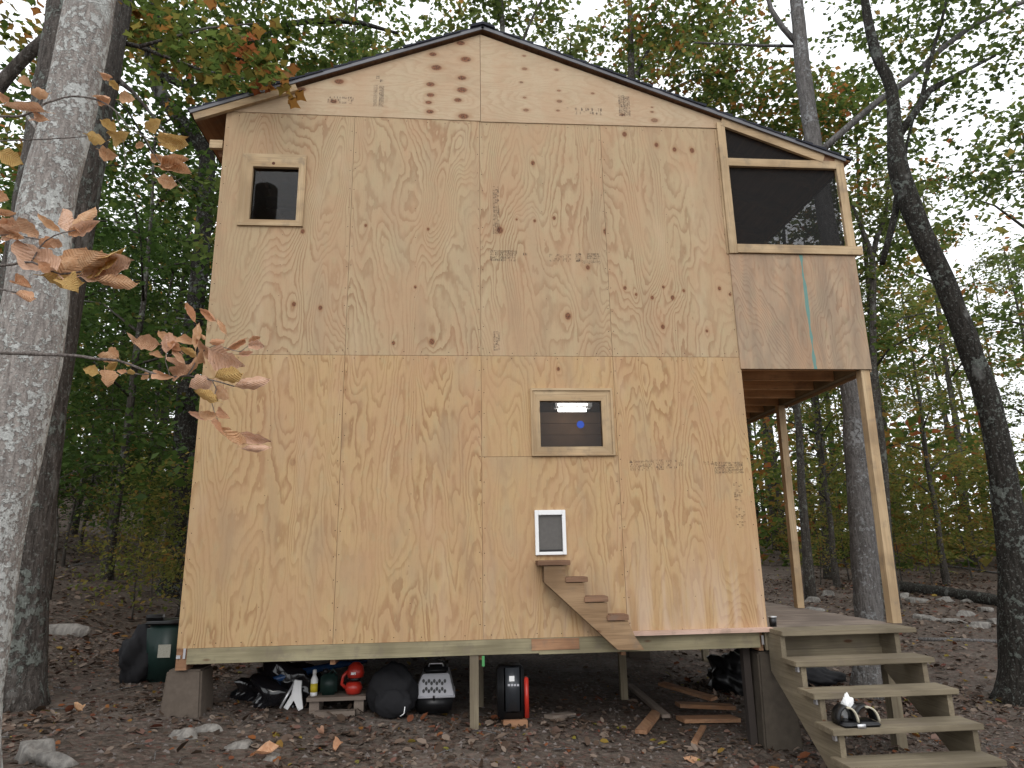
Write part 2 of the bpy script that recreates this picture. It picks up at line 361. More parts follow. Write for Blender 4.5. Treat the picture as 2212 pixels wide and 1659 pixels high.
# leaves as numpy meshes ---------------------------------------------------
LEAF4 = (np.array([(0, 0, 0), (.45, .34, .10), (1, 0, 0.02), (.45, -.34, .10)]), [(0, 2, 1), (0, 3, 2)])
_a = [(0, 0), (.10, .30), (.30, .22), (.38, .55), (.60, .24), (1.0, 0), (.60, -.24), (.38, -.55), (.30, -.22), (.10, -.30)]
LEAFM = (np.array([(x-.0, y, .12*abs(y)) for x, y in _a]), [(0, i, i+1) for i in range(1, 9)])
LEAF6 = (np.array([(0, 0, 0), (.22, .24, .07), (.66, .25, .05), (1, 0, -.04), (.66, -.25, .05), (.22, -.24, .07)]), [(0, 2, 1), (0, 3, 2), (0, 4, 3), (0, 5, 4)])
def leaf_mesh(name, pos, ang, tilt, roll, size, rv, mat, tpl=LEAF4):
    P, F = tpl; n = len(pos); P = np.asarray(P, float); F = np.asarray(F)
    ca, sa, ct, st_, cr, sr = np.cos(ang), np.sin(ang), np.cos(tilt), np.sin(tilt), np.cos(roll), np.sin(roll)
    d = np.stack([ca*ct, sa*ct, st_], 1); s0 = np.stack([-sa, ca, 0*sa], 1); n0 = np.cross(d, s0)
    s1 = s0*cr[:, None] + n0*sr[:, None]; n1 = np.cross(d, s1)
    V = pos[:, None, :] + size[:, None, None]*(P[None, :, 0, None]*d[:, None, :] + P[None, :, 1, None]*s1[:, None, :] + P[None, :, 2, None]*n1[:, None, :])
    V = V.reshape(-1, 3); FF = (F[None] + (np.arange(n)*len(P))[:, None, None]).reshape(-1, 3)
    me = bpy.data.meshes.new(name); me.vertices.add(len(V)); me.vertices.foreach_set('co', V.astype(np.float32).ravel())
    me.loops.add(FF.size); me.loops.foreach_set('vertex_index', FF.astype(np.int32).ravel())
    me.polygons.add(len(FF)); me.polygons.foreach_set('loop_start', (np.arange(len(FF))*3).astype(np.int32))
    me.update(calc_edges=True); me.validate()
    at = me.attributes.new('r', 'FLOAT', 'FACE'); at.data.foreach_set('value', np.repeat(rv, len(F)).astype(np.float32))
    me.materials.append(mat); return me
def crown(name, blobs, nleaf, size, mat, parent, seed, tpl=LEAF4, spread=.32, per=11, flat=.45, rbias=0.0):
    """blobs: (centre, (rx,ry,rz), weight). leaves sit on twigs: short sprays scattered through each blob"""
    R = np.random.default_rng(seed); w = np.array([b[2] for b in blobs], float); w /= w.sum()
    P = []; RV = []
    for (c, r, _), f in zip(blobs, w):
        nt_ = max(1, int(nleaf*f/per))
        q = R.normal(size=(nt_, 3)); q /= np.linalg.norm(q, axis=1)[:, None]; q *= (R.random(nt_)**.45)[:, None]
        cl = np.array(c) + q*np.array(r)
        tone = np.clip(R.normal(.45+rbias, .18, nt_), 0, 1)
        dirn = R.normal(size=(nt_, 3)); dirn[:, 2] *= .3; dirn /= np.linalg.norm(dirn, axis=1)[:, None]
        tt = R.random((nt_, per, 1))
        p = cl[:, None, :] + dirn[:, None, :]*tt*spread*2 + R.normal(size=(nt_, per, 3))*spread*np.array([.33, .33, .2])
        P.append(p.reshape(-1, 3)); RV.append((tone[:, None] + R.normal(0, .14, (nt_, per))).ravel())
    P = np.concatenate(P); RV = np.clip(np.concatenate(RV), 0, 1); n = len(P)
    me = leaf_mesh(name, P, R.random(n)*2*math.pi, R.normal(-.25, flat, n), R.normal(0, flat, n), size*(.65+.7*R.random(n)), RV, mat, tpl)
    o = bpy.data.objects.new(name, me); C.objects.link(o)
    if parent: o.parent = parent; o.matrix_parent_inverse = parent.matrix_world.inverted()
    return o

# =================================================================== CABIN
cabin = empty('cabin', (0, 0, 0))
tag(cabin, 'two storey plywood clad cabin raised on posts with screened side porch', 'cabin')
G = .0015
def panel(name, x0, x1, z0, z1, mat, holes=(), y0=0.0, y1=.012):
    """a sheet in the wall plane; holes are (x0,x1,z0,z1) cells left out"""
    xs = sorted({x0, x1, *[h[0] for h in holes], *[h[1] for h in holes]}); zs = sorted({z0, z1, *[h[2] for h in holes], *[h[3] for h in holes]})
    xs = [x for x in xs if x0 <= x <= x1]; zs = [z for z in zs if z0 <= z <= z1]
    mb = MB(); nx, nz = len(xs), len(zs)
    solid = {}
    for i in range(nx-1):
        for j in range(nz-1):
            cx, cz = (xs[i]+xs[i+1])/2, (zs[j]+zs[j+1])/2
            solid[i, j] = not any(h[0] < cx < h[1] and h[2] < cz < h[3] for h in holes)
    for (i, j), s in solid.items():
        if not s: continue
        a, b_, c, d = xs[i], xs[i+1], zs[j], zs[j+1]
        mb.poly([(a, y0, c), (b_, y0, c), (b_, y0, d), (a, y0, d)], [(0, 1, 2, 3)])
        mb.poly([(a, y1, c), (b_, y1, c), (b_, y1, d), (a, y1, d)], [(3, 2, 1, 0)])
        for di, dj, q in ((-1, 0, [(a, y0, d), (a, y1, d), (a, y1, c), (a, y0, c)]), (1, 0, [(b_, y0, c), (b_, y1, c), (b_, y1, d), (b_, y0, d)]),
                          (0, -1, [(a, y0, c), (a, y1, c), (b_, y1, c), (b_, y0, c)]), (0, 1, [(b_, y0, d), (b_, y1, d), (a, y1, d), (a, y0, d)])):
            if not solid.get((i+di, j+dj), False): mb.poly(q, [(0, 1, 2, 3)])
    return mb.build(name, mat, cabin)
def K(lst, tone=1.0): 
    out = []
    for u, v, r in lst:
        p = aty(u, v, 0); out.append((p.x, p.z, r*pxm(p)*.82, tone*.9))
    return out
UL, UD = (.445, .333, .203), (.275, .168, .094)
LL, LD = (.485, .33, .172), (.30, .165, .078)
S = 1.22
win1 = (.27, .745, 3.715, 4.31); win2 = (2.94, 3.55, 1.52, 2.045); pdoor = (2.915, 3.14, .69, 1.03)
pm = [plywood('ply_u1', 1.3, UL, UD, K([(635,657,6),(692,665,6),(654,500,6)]), rings=11, contrast=.6),
      plywood('ply_u2', 4.7, UL, UD, K([(850,741,5),(933,738,8),(790,487,4),(925,495,4),(897,620,4)]), rings=9, contrast=.6),
      plywood('ply_u3', 9.1, UL, UD, K([(1151,352,6),(1080,497,9),(1309,500,8),(1155,477,4),(1197,471,5),(1116,474,3),(1270,578,6),(1227,683,9),(1034,740,4)]), rings=11, contrast=.6),
      plywood('ply_u4', 12.9, UL, UD, K([(1349,290,7),(1418,313,6),(1457,323,6),(1495,325,7),(1350,622,5),(1374,636,4),(1409,643,5),(1433,620,4),(1453,643,6),(1477,628,4),(1554,623,5),(1577,636,4),(1432,706,6),(1527,715,4)]), rings=8, contrast=.55)]
for i in range(4):
    panel('plywood_panel', i*S+(G if i else 0), (i+1)*S-G, 2.44+G, 4.88, pm[i], (win1,) if i == 0 else ())
lm = [plywood('ply_l1', 21.3, LL, LD, K([(632,998,9)], .35), rings=7, contrast=.6, blot=.9, ew=1.5),
      plywood('ply_l2', 25.1, LL, LD, (), rings=7, contrast=.6, blot=1.1, ew=1.6),
      plywood('ply_l3a', 28.8, LL, LD, K([(1206,797,5)]), rings=7, contrast=.5, blot=1),
      plywood('ply_l3b', 33.5, LL, LD, (), rings=8, contrast=.5, blot=1, stains=.5, ew=1.4),
      plywood('ply_l4', 37.2, LL, LD, (), rings=8, contrast=.55, blot=1, stains=.95, ew=1.7)]
panel('plywood_panel', 0, S-G, 0, 2.44-G, lm[0]); panel('plywood_panel', S+G, 2*S-G, 0, 2.44-G, lm[1])
panel('plywood_panel', 2*S+G, 3*S-G, 1.515+G, 2.44-G, lm[2], (win2,))
panel('plywood_panel', 2*S+G, 3*S-G, 0, 1.515-G, lm[3], (pdoor,)); panel('plywood_panel', 3*S+G, 4.88, 0, 2.44-G, lm[4])
kg1 = K([(935,99,5),(935,118,8),(943,147,11),(930,183,9),(930,206,8),(926,222,7),(929,242,8),(995,94,9),(1006,129,11),(998,169,9),(998,195,11),(989,217,8),(1001,252,11),(733,177,10),(652,194,9),(636,216,4),(721,220,7)])
kg2 = K([(1132,122,4),(1133,150,6),(1202,152,5),(1126,179,4),(1207,197,4),(1208,220,6),(1205,240,4),(1133,212,4),(1136,239,6),(1280,203,4),(1408,233,3),(1408,243,4),(1413,261,8),(1344,249,5)], .8)
GL, GD = (.49, .378, .255), (.37, .25, .152)
MB().prism([(.0, 4.883), (2.452, 4.873), (2.452, 5.885), (.0, 4.915)], -.006, .006).build('gable_panel', plywood('ply_g1', 41.0, GL, GD, kg1, 'x', 7, .35, blot=.8), cabin)
MB().prism([(2.456, 4.865), (4.96, 4.885), (4.96, 4.965), (2.456, 5.885)], -.009, .003).build('gable_panel', plywood('ply_g2', 47.0, GL, GD, kg2, 'x', 6, .3, blot=.8), cabin)

# ink stamps: grade marks too faint to read, one bold mill line
inkm, it, ib = newmat('stamp_ink'); k = NT(it); tc = k.n('ShaderNodeTexCoord').outputs['Object']
ib.inputs['Base Color'].default_value = (.045, .042, .05, 1); ib.inputs['Roughness'].default_value = .8
tr = k.n('ShaderNodeBsdfTransparent'); mx = k.n('ShaderNodeMixShader')
k.l(k.rng(k.noise(tc, 38, 4, .7), .33, .60, .12, .62), mx.inputs[0]); k.l(tr.outputs[0], mx.inputs[1]); k.l(ib.outputs[0], mx.inputs[2])
k.l(mx.outputs[0], it.nodes['Material Output'].inputs['Surface'])
ink = MB()
def glyphs(u0, v0, u1, v1, rows, dens=1.0, vertical=False, y=-.0012, rs=random.Random(3)):
    a, b = aty(u0, v1, 0), aty(u1, v0, 0); x0, z0, x1, z1 = a.x, a.z, b.x, b.z
    L, Wd = (z1-z0, x1-x0) if vertical else (x1-x0, z1-z0); rh = Wd/rows
    def q(s0, s1, t0, t1):
        if vertical: P = [(x0+t0, y, z0+s0), (x0+t1, y, z0+s0), (x0+t1, y, z0+s1), (x0+t0, y, z0+s1)]
        else: P = [(x0+s0, y, z0+t0), (x0+s1, y, z0+t0), (x0+s1, y, z0+t1), (x0+s0, y, z0+t1)]
        ink.poly(P, [(0, 1, 2, 3)])
    for r in range(rows):
        s = 0; t0 = r*rh+rh*.1; hgt = rh*.8; gw = hgt*.62
        while s+gw < L:
            if rs.random() < .86*dens+.1:
                st = hgt*.17
                for _ in range(rs.choice((2, 3, 3, 4))):
                    if rs.random() < .5:
                        o = rs.choice((0, .5, 1))*(gw*.85-st); q(s+o, s+o+st, t0, t0+hgt)
                    else:
                        o = rs.choice((0, .45, 1))*(hgt-st); q(s, s+gw*.85, t0+o, t0+o+st)
            s += gw
glyphs(806, 184, 816, 230, 3, 1, True, -.0072); glyphs(818, 186, 830, 231, 4, 1, True, -.0072)
glyphs(708, 210, 765, 224, 3, .6, False, -.0072); glyphs(812, 162, 829, 178, 2, .5, True, -.0072)
glyphs(1337, 206, 1347, 252, 3, 1, True, -.0102); glyphs(1348, 208, 1359, 252, 4, 1, True, -.0102)
glyphs(1220, 235, 1300, 248, 2, .4, False, -.0102)
glyphs(1059, 541, 1117, 552, 3, 1); glyphs(1059, 554, 1117, 564, 2, .9); glyphs(1130, 546, 1145, 552, 1, .6)
glyphs(1187, 549, 1235, 565, 4, .4); glyphs(1244, 547, 1257, 566, 4, 1); glyphs(1268, 547, 1296, 560, 3, .8)
glyphs(1065, 402, 1078, 480, 3, .7, True); glyphs(1064, 480, 1080, 505, 4, 1, True); glyphs(1066, 714, 1080, 757, 3, .8, True)
glyphs(1362, 1001, 1410, 1017, 4, .5); glyphs(1418, 992, 1433, 1016, 5, .9); glyphs(1440, 993, 1479, 1012, 4, .3)
glyphs(1545, 997, 1604, 1023, 5, 1); glyphs(1518, 996, 1542, 1004, 2, .4); glyphs(1592, 1040, 1603, 1140, 4, .25, True)
def textstrip(txt, u0, v0, u1, v1, flip=False):
    cu = bpy.data.curves.new('t', 'FONT'); cu.body = txt; cu.size = 1; cu.resolution_u = 2
    o = bpy.data.objects.new('t', cu); C.objects.link(o); dg = bpy.context.evaluated_depsgraph_get()
    me = bpy.data.meshes.new_from_object(o.evaluated_get(dg)); bpy.data.objects.remove(o)
    xs = [v.co.x for v in me.vertices]; ys = [v.co.y for v in me.vertices]
    a, b = aty(u0, v1, 0), aty(u1, v0, 0); sx = (b.x-a.x)/(max(xs)-min(xs)); sz = (b.z-a.z)/(max(ys)-min(ys))
    P = []
    for v in me.vertices:
        s, t_ = (v.co.x-min(xs))*sx, (v.co.y-min(ys))*sz
        P.append((b.x-s, -.0012, b.z-t_) if flip else (a.x+s, -.0012, a.z+t_))
    ink.poly(P, [tuple(p.vertices) for p in me.polygons])
textstrip('Georgia-Pacific', 1369, 993, 1412, 1001); textstrip('Georgia-Pacific', 1258, 561, 1297, 570, True)
for (u, v, s) in ((1363, 1000, 1), (1250, 561, -1)):
    p = aty(u, v, 0); e = .026; ink.poly([(p.x-e*.6, -.0012, p.z), (p.x+e*.6, -.0012, p.z), (p.x, -.0012, p.z+s*e*1.1)], [(0, 1, 2)])
tag(ink.build('ink_stamp', inkm, cabin), 'faint grey grade stamps printed on the plywood')

# nail heads along the sheet edges
nails = MB()
def nail(x, z, y=-.0005, r=.0045):
    nails.poly([(x+r*math.cos(t*math.pi/3), y, z+r*math.sin(t*math.pi/3)) for t in range(6)], [tuple(range(6))])
rs = random.Random(8)
for sx in (.03, S-.02, S+.02, 2*S-.02, 2*S+.02, 3*S-.02, 3*S+.02, 4.85):
    for z in np.arange(.1, 4.8, .2):
        x = sx+rs.uniform(-.006, .006)
        if not (win2[0]-.1 < x < win2[1]+.1 and 1.45 < z < 2.15): nail(x, z+rs.uniform(-.02, .02))
for z in (.03, 2.41, 2.47, 4.84):
    for x in np.arange(.12, 4.8, .2): nail(x+rs.uniform(-.03, .03), z+rs.uniform(-.006, .006))
for sx in (.61, 1.83, 3.05, 4.27):
    for z in np.arange(.3, 4.7, .3): 
        if not (2.8 < sx < 3.3 and .6 < z < 2.2): nail(sx+rs.uniform(-.01, .01), z, r=.0035)
tag(nails.build('nail_head', plain('rusty_nail', (.03, .015, .01), .7), cabin), kind='stuff')

# windows and pet door
glass, gt, gb = newmat('window_glass'); k = NT(gt)
gl = k.n('ShaderNodeBsdfGlossy'); gl.inputs['Roughness'].default_value = .02; tr = k.n('ShaderNodeBsdfTransparent'); tr.inputs[0].default_value = (.72, .72, .72, 1)
fr = k.n('ShaderNodeFresnel'); fr.inputs[0].default_value = 1.45; mx = k.n('ShaderNodeMixShader')
k.l(k.math('MULTIPLY', fr.outputs[0], .5), mx.inputs[0]); k.l(tr.outputs[0], mx.inputs[1]); k.l(gl.outputs[0], mx.inputs[2]); k.l(mx.outputs[0], gt.nodes['Material Output'].inputs['Surface'])
def mitred(x0, x1, z0, z1, wl, wr, wt, wb, y0, y1, name, mats, parent, th=0):
    ix0, ix1, iz0, iz1 = x0+wl, x1-wr, z0+wb, z1-wt; g = .0008
    for pts, ax in (([(x0, z0), (ix0, iz0+g), (ix0, iz1-g), (x0, z1)], 'z'), ([(x1, z0), (x1, z1), (ix1, iz1-g), (ix1, iz0+g)], 'z'),
                    ([(x0+g, z0), (x1-g, z0), (ix1, iz0), (ix0, iz0)], 'x'), ([(x0+g, z1), (ix0, iz1), (ix1, iz1), (x1-g, z1)], 'x')):
        MB().prism(pts[::-1] if False else pts, y0, y1).build(name, mats[ax], parent)
w1 = MB().box(.28, .74, .020, .024, 3.725, 4.30).build('window', glass, cabin)
mitred(.188, .785, 3.682, 4.425, .106, .066, .135, .058, -.022, .016, 'casing_board', M['lum_new'], w1)
p = aty(591, 353, -.02); MB().lathe((p.x, -.0222, p.z), [(.016, -.0005), (.016, .0005)], 12, Matrix.Rotation(math.pi/2, 4, 'X')).build('knot', plain('knot_brown', (.10, .035, .018), .7), w1)
w2 = MB().box(2.945, 3.545, .020, .024, 1.59, 2.035).build('window', glass, cabin)
mitred(2.882, 3.632, 1.517, 2.131, .018, .02, .02, .012, -.026, .0, 'trim_strip', M['lum_new'], w2)
mitred(2.9005, 3.6115, 1.5295, 2.1105, .064, .083, .092, .07, -.014, .016, 'casing_board', M['lum_new'], w2)
p = aty(1254, 917, .018); MB().lathe((p.x, .0185, p.z), [(.034, -.0006), (.034, .0006)], 18, Matrix.Rotation(math.pi/2, 4, 'X')).build('sticker', M['blue'], w2)
pd = MB().box(2.917, 3.138, .001, .006, .692, 1.028).build('pet_door', M['flap'], cabin)
tag(pd, 'white framed pet door with smoky flap')
for pts in ((2.893, 2.923, .668, 1.046), (3.130, 3.160, .668, 1.046), (2.9232, 3.1298, 1.004, 1.046), (2.9232, 3.1298, .668, .694)):
    MB().box(pts[0], pts[1], -.03, -.0005, pts[2], pts[3]).build('frame_strip', M['white'], pd, bevel=.003)
MB().box(2.93, 3.122, -.012, .0, .70, .712).build('flap_magnet', M['black'], pd)
# shell: side and back walls, floors, inner lining
D = 4.9
wallm = plywood('ply_side', 55, LL, LD, (), 'z', 8, .4)
back_hole = None
pA, pB = aty(575, 470, D), aty(632, 415, D)
MB().box(-.0, .012, .013, D, 0, 4.86).build('side_wall', wallm, cabin)
MB().box(4.868, 4.88, .013, D, 0, 4.86).build('side_wall', wallm, cabin)
bwin = (pA.x-.25, pB.x+.25, pA.z-.05, pB.z+.15)
panel('back_wall', 0.013, 4.867, 0, 4.86, wallm, (bwin,), D-.012, D)
brownw = plain('inner_boards', (.22, .13, .075), .8, .1, 0, .4, 9)
MB().box(.013, 4.867, .013, D-.013, .0, .03).build('floor_slab', M['lum_brown']['x'], cabin)
MB().box(.013, 4.867, .101, D-.013, 2.40, 2.46).build('floor_slab', brownw, cabin)
for i in range(9):
    y = .9+i*.001
for i, z in enumerate(np.arange(.06, 2.35, .145)):
    MB().box(.06, 4.8, 2.3, 2.32, z, z+.14).build('inner_board', brownw, cabin)
for x in (1.2, 2.42, 3.64):
    for z0, z1 in ((.031, 2.395), (2.465, 4.85)):
        MB().box(x, x+.04, .0125, .10, z0, z1).build('stud', M['lum_brown']['z'], cabin)
MB().box(.06, 4.82, .0125, .05, 2.40, 2.48).build('wall_plate', M['lum_brown']['x'], cabin)
for x in (.02, .80):
    MB().box(x, x+.04, .014, .10, 2.47, 4.85).build('stud', M['lum_brown']['z'], cabin) if not (.25 < x < .75) else None
for y in (.5, 1.4, 2.3, 3.2, 4.1):
    MB().box(.02, 4.86, y, y+.04, 4.62, 4.76).build('tie_beam', M['lum_brown']['x'], cabin)
# roof
aL, aR, ap = (-.335, 4.862), (6.245, 4.545), (2.479, 5.965)
YF = -.055
def slope(p, q, off0, off1, y0, y1, mb=None):
    (x0, z0), (x1, z1) = p, q; d = Vector((x1-x0, 0, z1-z0)).normalized(); n = Vector((-d.z, 0, d.x))
    if n.z < 0: n = -n
    P = [(x0+n.x*off0, z0+n.z*off0), (x1+n.x*off0, z1+n.z*off0), (x1+n.x*off1, z1+n.z*off1), (x0+n.x*off1, z0+n.z*off1)]
    return (mb or MB()).prism(P if x1 > x0 else P[::-1], y0, y1)
roof = slope(aL, ap, -.034, -.018, YF+.01, D+.3).build('roof', M['lum_brown']['y'], cabin)
slope(ap, aR, -.034, -.018, YF+.01, D+.3).build('roof_deck', M['lum_brown']['y'], roof)
rs = random.Random(4)
for side, (e, sg) in enumerate(((aL, 1), (aR, -1))):
    L = math.hypot(ap[0]-e[0], ap[1]-e[1]); n = int(L/.145)
    dx, dz = (ap[0]-e[0])/L, (ap[1]-e[1])/L
    for i in range(n+1):
        s0, s1 = i*.145-.012, min(L+.02, i*.145+.165)
        a, b = (e[0]+dx*s0, e[1]+dz*s0), (e[0]+dx*s1, e[1]+dz*s1)
        lo = .001+.0*i
        q = MB(); (x0, z0), (x1, z1) = a, b; nn = Vector((-dz*sg, 0, abs(dx)))
        t0, t1 = (-.016, .012), (-.017, -.010)
        P = [(x0+nn.x*t0[0], z0+nn.z*t0[0]), (x1+nn.x*t1[0], z1+nn.z*t1[0]), (x1+nn.x*t1[1], z1+nn.z*t1[1]), (x0+nn.x*t0[1], z0+nn.z*t0[1])]
        q.prism(P if sg > 0 else P[::-1], YF-rs.uniform(.0, .02), D+.32)
        q.build('shingle_course', M['shingle'], roof)
MB().prism([(ap[0]-.13, ap[1]-.052), (ap[0], ap[1]-.008), (ap[0]+.13, ap[1]-.052), (ap[0]+.12, ap[1]-.02), (ap[0], ap[1]+.022), (ap[0]-.12, ap[1]-.02)], YF-.025, D+.33).build('ridge_cap', M['shingle'], roof)
slope(aL, ap, -.050, -.018, YF-.004, YF+.008).build('drip_edge', M['drip'], roof)
slope(ap, (6.2, 4.562), -.050, -.018, YF-.004, YF+.008).build('drip_edge', M['drip'], roof)
slope((-.318, 4.868), (.62, 5.237), -.125, -.053, -.048, -.01).build('rake_board', M['lum_new']['x'], roof)
for y in (.6, 1.4, 2.2, 3.0, 3.8, 4.6):
    slope((-.30, 4.877), (-.002, 4.994), -.13, -.036, y, y+.04).build('rafter_tail', M['lum_brown']['x'], roof)
MB().box(-.14, -.02, .02, .06, 4.50, 4.585).build('lookout_block', M['lum_new']['x'], roof)
slope((-.31, 4.872), (.0, 4.995), -.05, -.037, .0, D).build('soffit', M['lum_brown']['y'], roof)
# screened balcony on the right
PX = 6.15
JO = lumber('lumber_joist', (.66, .42, .24), (.54, .31, .165), 'x')
bal = MB().box(4.885, PX, .02, D, 2.475, 2.50).build('balcony', JO, cabin)
tag(bal, 'screened upper balcony on the side of the cabin')
bm_ = plywood('ply_balcony', 61, (.42, .31, .21), (.28, .18, .115), (), 'z', 12, .6, grey=.55, blot=1.3, teal=5.60)
MB().box(4.8725, PX+.012, -.012, .0, 2.325, 3.489).build('apron_panel', bm_, bal)
MB().box(PX, PX+.012, .001, D, 2.30, 3.50).build('apron_panel', plywood('ply_balcony_side', 64, (.40, .27, .165), (.28, .165, .095), (), 'z', 8, .5, grey=.5), bal)
LN = M['lum_new']
MB().box(4.872, 4.952, -.032, -.012, 3.49, 4.935).build('frame_post', LN['z'], bal)
MB().box(4.853, 4.871, -.010, -.001, 3.49, 4.86).build('corner_trim', LN['z'], bal)
MB().box(6.09, 6.175, -.030, .008, 3.584, 4.555).build('frame_post', LN['z'], bal)
MB().box(4.9525, 6.235, -.036, .004, 3.495, 3.5835).build('sill_rail', LN['x'], bal)
MB().box(4.9525, 6.0895, -.030, .006, 4.445, 4.53).build('top_rail', LN['x'], bal)
slope((4.955, 5.032), (6.0, 4.637), -.135, -.038, -.034, -.002).build('rafter', LN['x'], bal)
slope((6.002, 4.636), (6.2, 4.561), -.10, -.038, -.020, .01).build('rafter_end', M['lum_brown']['x'], bal)
for y in (.03, 1.63, 3.26, 4.8):
    if y > .5: MB().box(6.09, 6.145, y, y+.06, 3.50, 4.50).build('frame_post', LN['z'], bal)
MB().box(6.09, 6.145, .02, D, 4.44, 4.53).build('top_rail', M['lum_brown']['y'], bal)
for i, y in enumerate(np.arange(.4, 4.8, .61)):
    slope((4.9, 5.05), (6.2, 4.561), -.125, -.037, y, y+.04).build('rafter', M['lum_brown']['x'], bal)
scr, st_, sb = newmat('insect_screen'); k = NT(st_); sb.inputs['Base Color'].default_value = (.016, .016, .016, 1); sb.inputs['Roughness'].default_value = .8
tr = k.n('ShaderNodeBsdfTransparent'); mx = k.n('ShaderNodeMixShader'); mx.inputs[0].default_value = .42
k.l(tr.outputs[0], mx.inputs[1]); k.l(sb.outputs[0], mx.inputs[2]); k.l(mx.outputs[0], st_.nodes['Material Output'].inputs['Surface'])
MB().box(4.96, 6.085, .012, .0135, 3.54, 4.49).build('screen', scr, bal)
MB().prism([(4.93, 4.49), (5.95, 4.49), (5.95, 4.56), (4.93, 4.95)], .012, .0135).build('screen', scr, bal)
MB().box(6.12, 6.1215, .07, D-.1, 3.50, 4.46).build('screen', scr, bal)
for i, y in enumerate(np.arange(.06, 4.8, .405)):
    MB().box(4.885, 6.06, y, y+.038, 2.335, 2.47).build('joist', JO, bal)
MB().box(6.062, 6.14, .004, D, 2.325, 2.47).build('edge_beam', M['lum_treat']['y'], bal)
for i, y in enumerate(np.arange(.10, 4.7, .0)) if False else []: pass
def post(x0, x1, y, z0, z1, w=.085, nm='porch_post'):
    MB().beam((x0, y, z0), (x1, y, z1), w, w, (0, 1, 0)).build(nm, LN['z'], bal)
post(6.062, 6.105, .05, .032, 2.325); post(6.02, 6.06, 1.66, .032, 2.32, .078); post(6.02, 6.06, 3.27, .032, 2.32, .078)
# deck
deck = MB().box(4.90, 6.02, .02, .155, -.010, .03).build('deck', M['lum_deck']['x'], cabin)
for i, y in enumerate(np.arange(.16, D, .142)):
    MB().box(4.885, 6.05-.0*i, y, y+.136, -.008, .028+rs.uniform(-.002, .002)).build('deck_board', M['lum_deck']['x'], deck)
MB().box(4.905, 6.03, -.04, -.003, -.165, -.012).build('rim_joist', M['lum_treat']['x'], deck)
MB().box(5.99, 6.03, .0, D, -.165, -.012).build('rim_joist', M['lum_treat']['y'], deck)
MB().box(4.93, 6.0, -.06, -.042, -.29, -.145).build('apron_board', M['lum_treat']['x'], deck)
for (x, y) in ((5.95, .05), (5.95, 2.4), (5.95, 4.6), (5.0, 4.6)):
    MB().box(x-.045, x+.045, y-.045, y+.045, gz(x, y)-.1, -.17).build('deck_post', M['lum_treat']['z'], deck)
# rim beam under the front wall, ledge, supports
MB().box(.085, 2.9, -.006, .032, -.118, -.002).build('rim_beam', M['lum_rim'], cabin)
MB().box(2.902, 4.80, -.004, .032, -.128, -.002).build('rim_beam', M['lum_rim'], cabin)
MB().box(2.84, 3.24, -.012, -.0065, -.095, -.006).build('patch_board', M['lum_brown']['x'], cabin)
MB().box(3.665, 4.897, -.075, -.001, .002, .034).build('ledge_board', M['lum_pink']['x'], cabin)
for x in (.02, 1.2, 2.4, 3.6, 4.8):
    MB().box(x, x+.04, .034, D, -.16, -.003).build('floor_joist', M['lum_brown']['y'], cabin)
for (x, y, t) in ((2.365, .04, 'z'), (2.44, .95, 'z'), (3.95, 1.5, 'z')):
    MB().box(x-.036, x+.036, y-.034, y+.036, gz(x, y)-.12, -.12 if y < .1 else -.162).build('support_post', M['lum_treat']['z'], cabin)
def pier(cx, cy, zt, zb, wt, wb, mat):
    P = [(cx+sx*wb/2, cy+sy*wb/2, zb) for sx, sy in ((-1,-1),(1,-1),(1,1),(-1,1))] + [(cx+sx*wt/2, cy+sy*wt/2, zt) for sx, sy in ((-1,-1),(1,-1),(1,1),(-1,1))]
    return MB().poly(P, ((0,3,2,1),(4,5,6,7),(0,1,5,4),(1,2,6,5),(2,3,7,6),(3,0,4,7))).build('pier', mat, cabin, bevel=.015)
tag(pier(.06, .17, -.165, gz(.1, .1)-.12, .27, .33, M['concrete']), 'tapered concrete pier block')
MB().box(.0, .085, .005, .15, -.163, -.002).build('corner_block', M['lum_brown']['x'], cabin)
tag(pier(4.92, .16, -.17, gz(4.9, .1)-.15, .28, .34, plain('dark_stained_pier', (.07, .058, .046), .9, .1, 0, .4, 14)), 'dark tall pier under the porch corner')
pier(4.9, 4.6, -.17, gz(4.9, 4.6)-.1, .28, .34, M['concrete']); pier(.1, 4.6, -.17, gz(.1, 4.6)-.1, .28, .34, M['concrete'])
MB().box(4.69, 4.75, .12, .19, gz(4.7, .1)-.1, -.13).build('support_post', plain('dark_post', (.04, .032, .028), .9), cabin)
for (x, z0, z1) in ((.058, -.075, .002), (4.812, -.105, -.03), (4.845, -.105, -.045)):
    MB().box(x, x+.018, -.014, -.0065, z0, z1).build('metal_bracket', M['steel'], cabin)
MB().box(.005, .035, -.008, .004, -.075, -.05).build('metal_bracket', M['steel'], cabin)
MB().box(4.842, 4.9, -.02, .01, -.15, -.004).build('end_block', M['lum_treat']['z'], cabin)
p = aty(1044, 1425, .0); MB().box(p.x-.012, p.x+.010, -.012, -.007, p.z-.05, p.z+.03).build('ribbon', M['greenrib'], cabin)
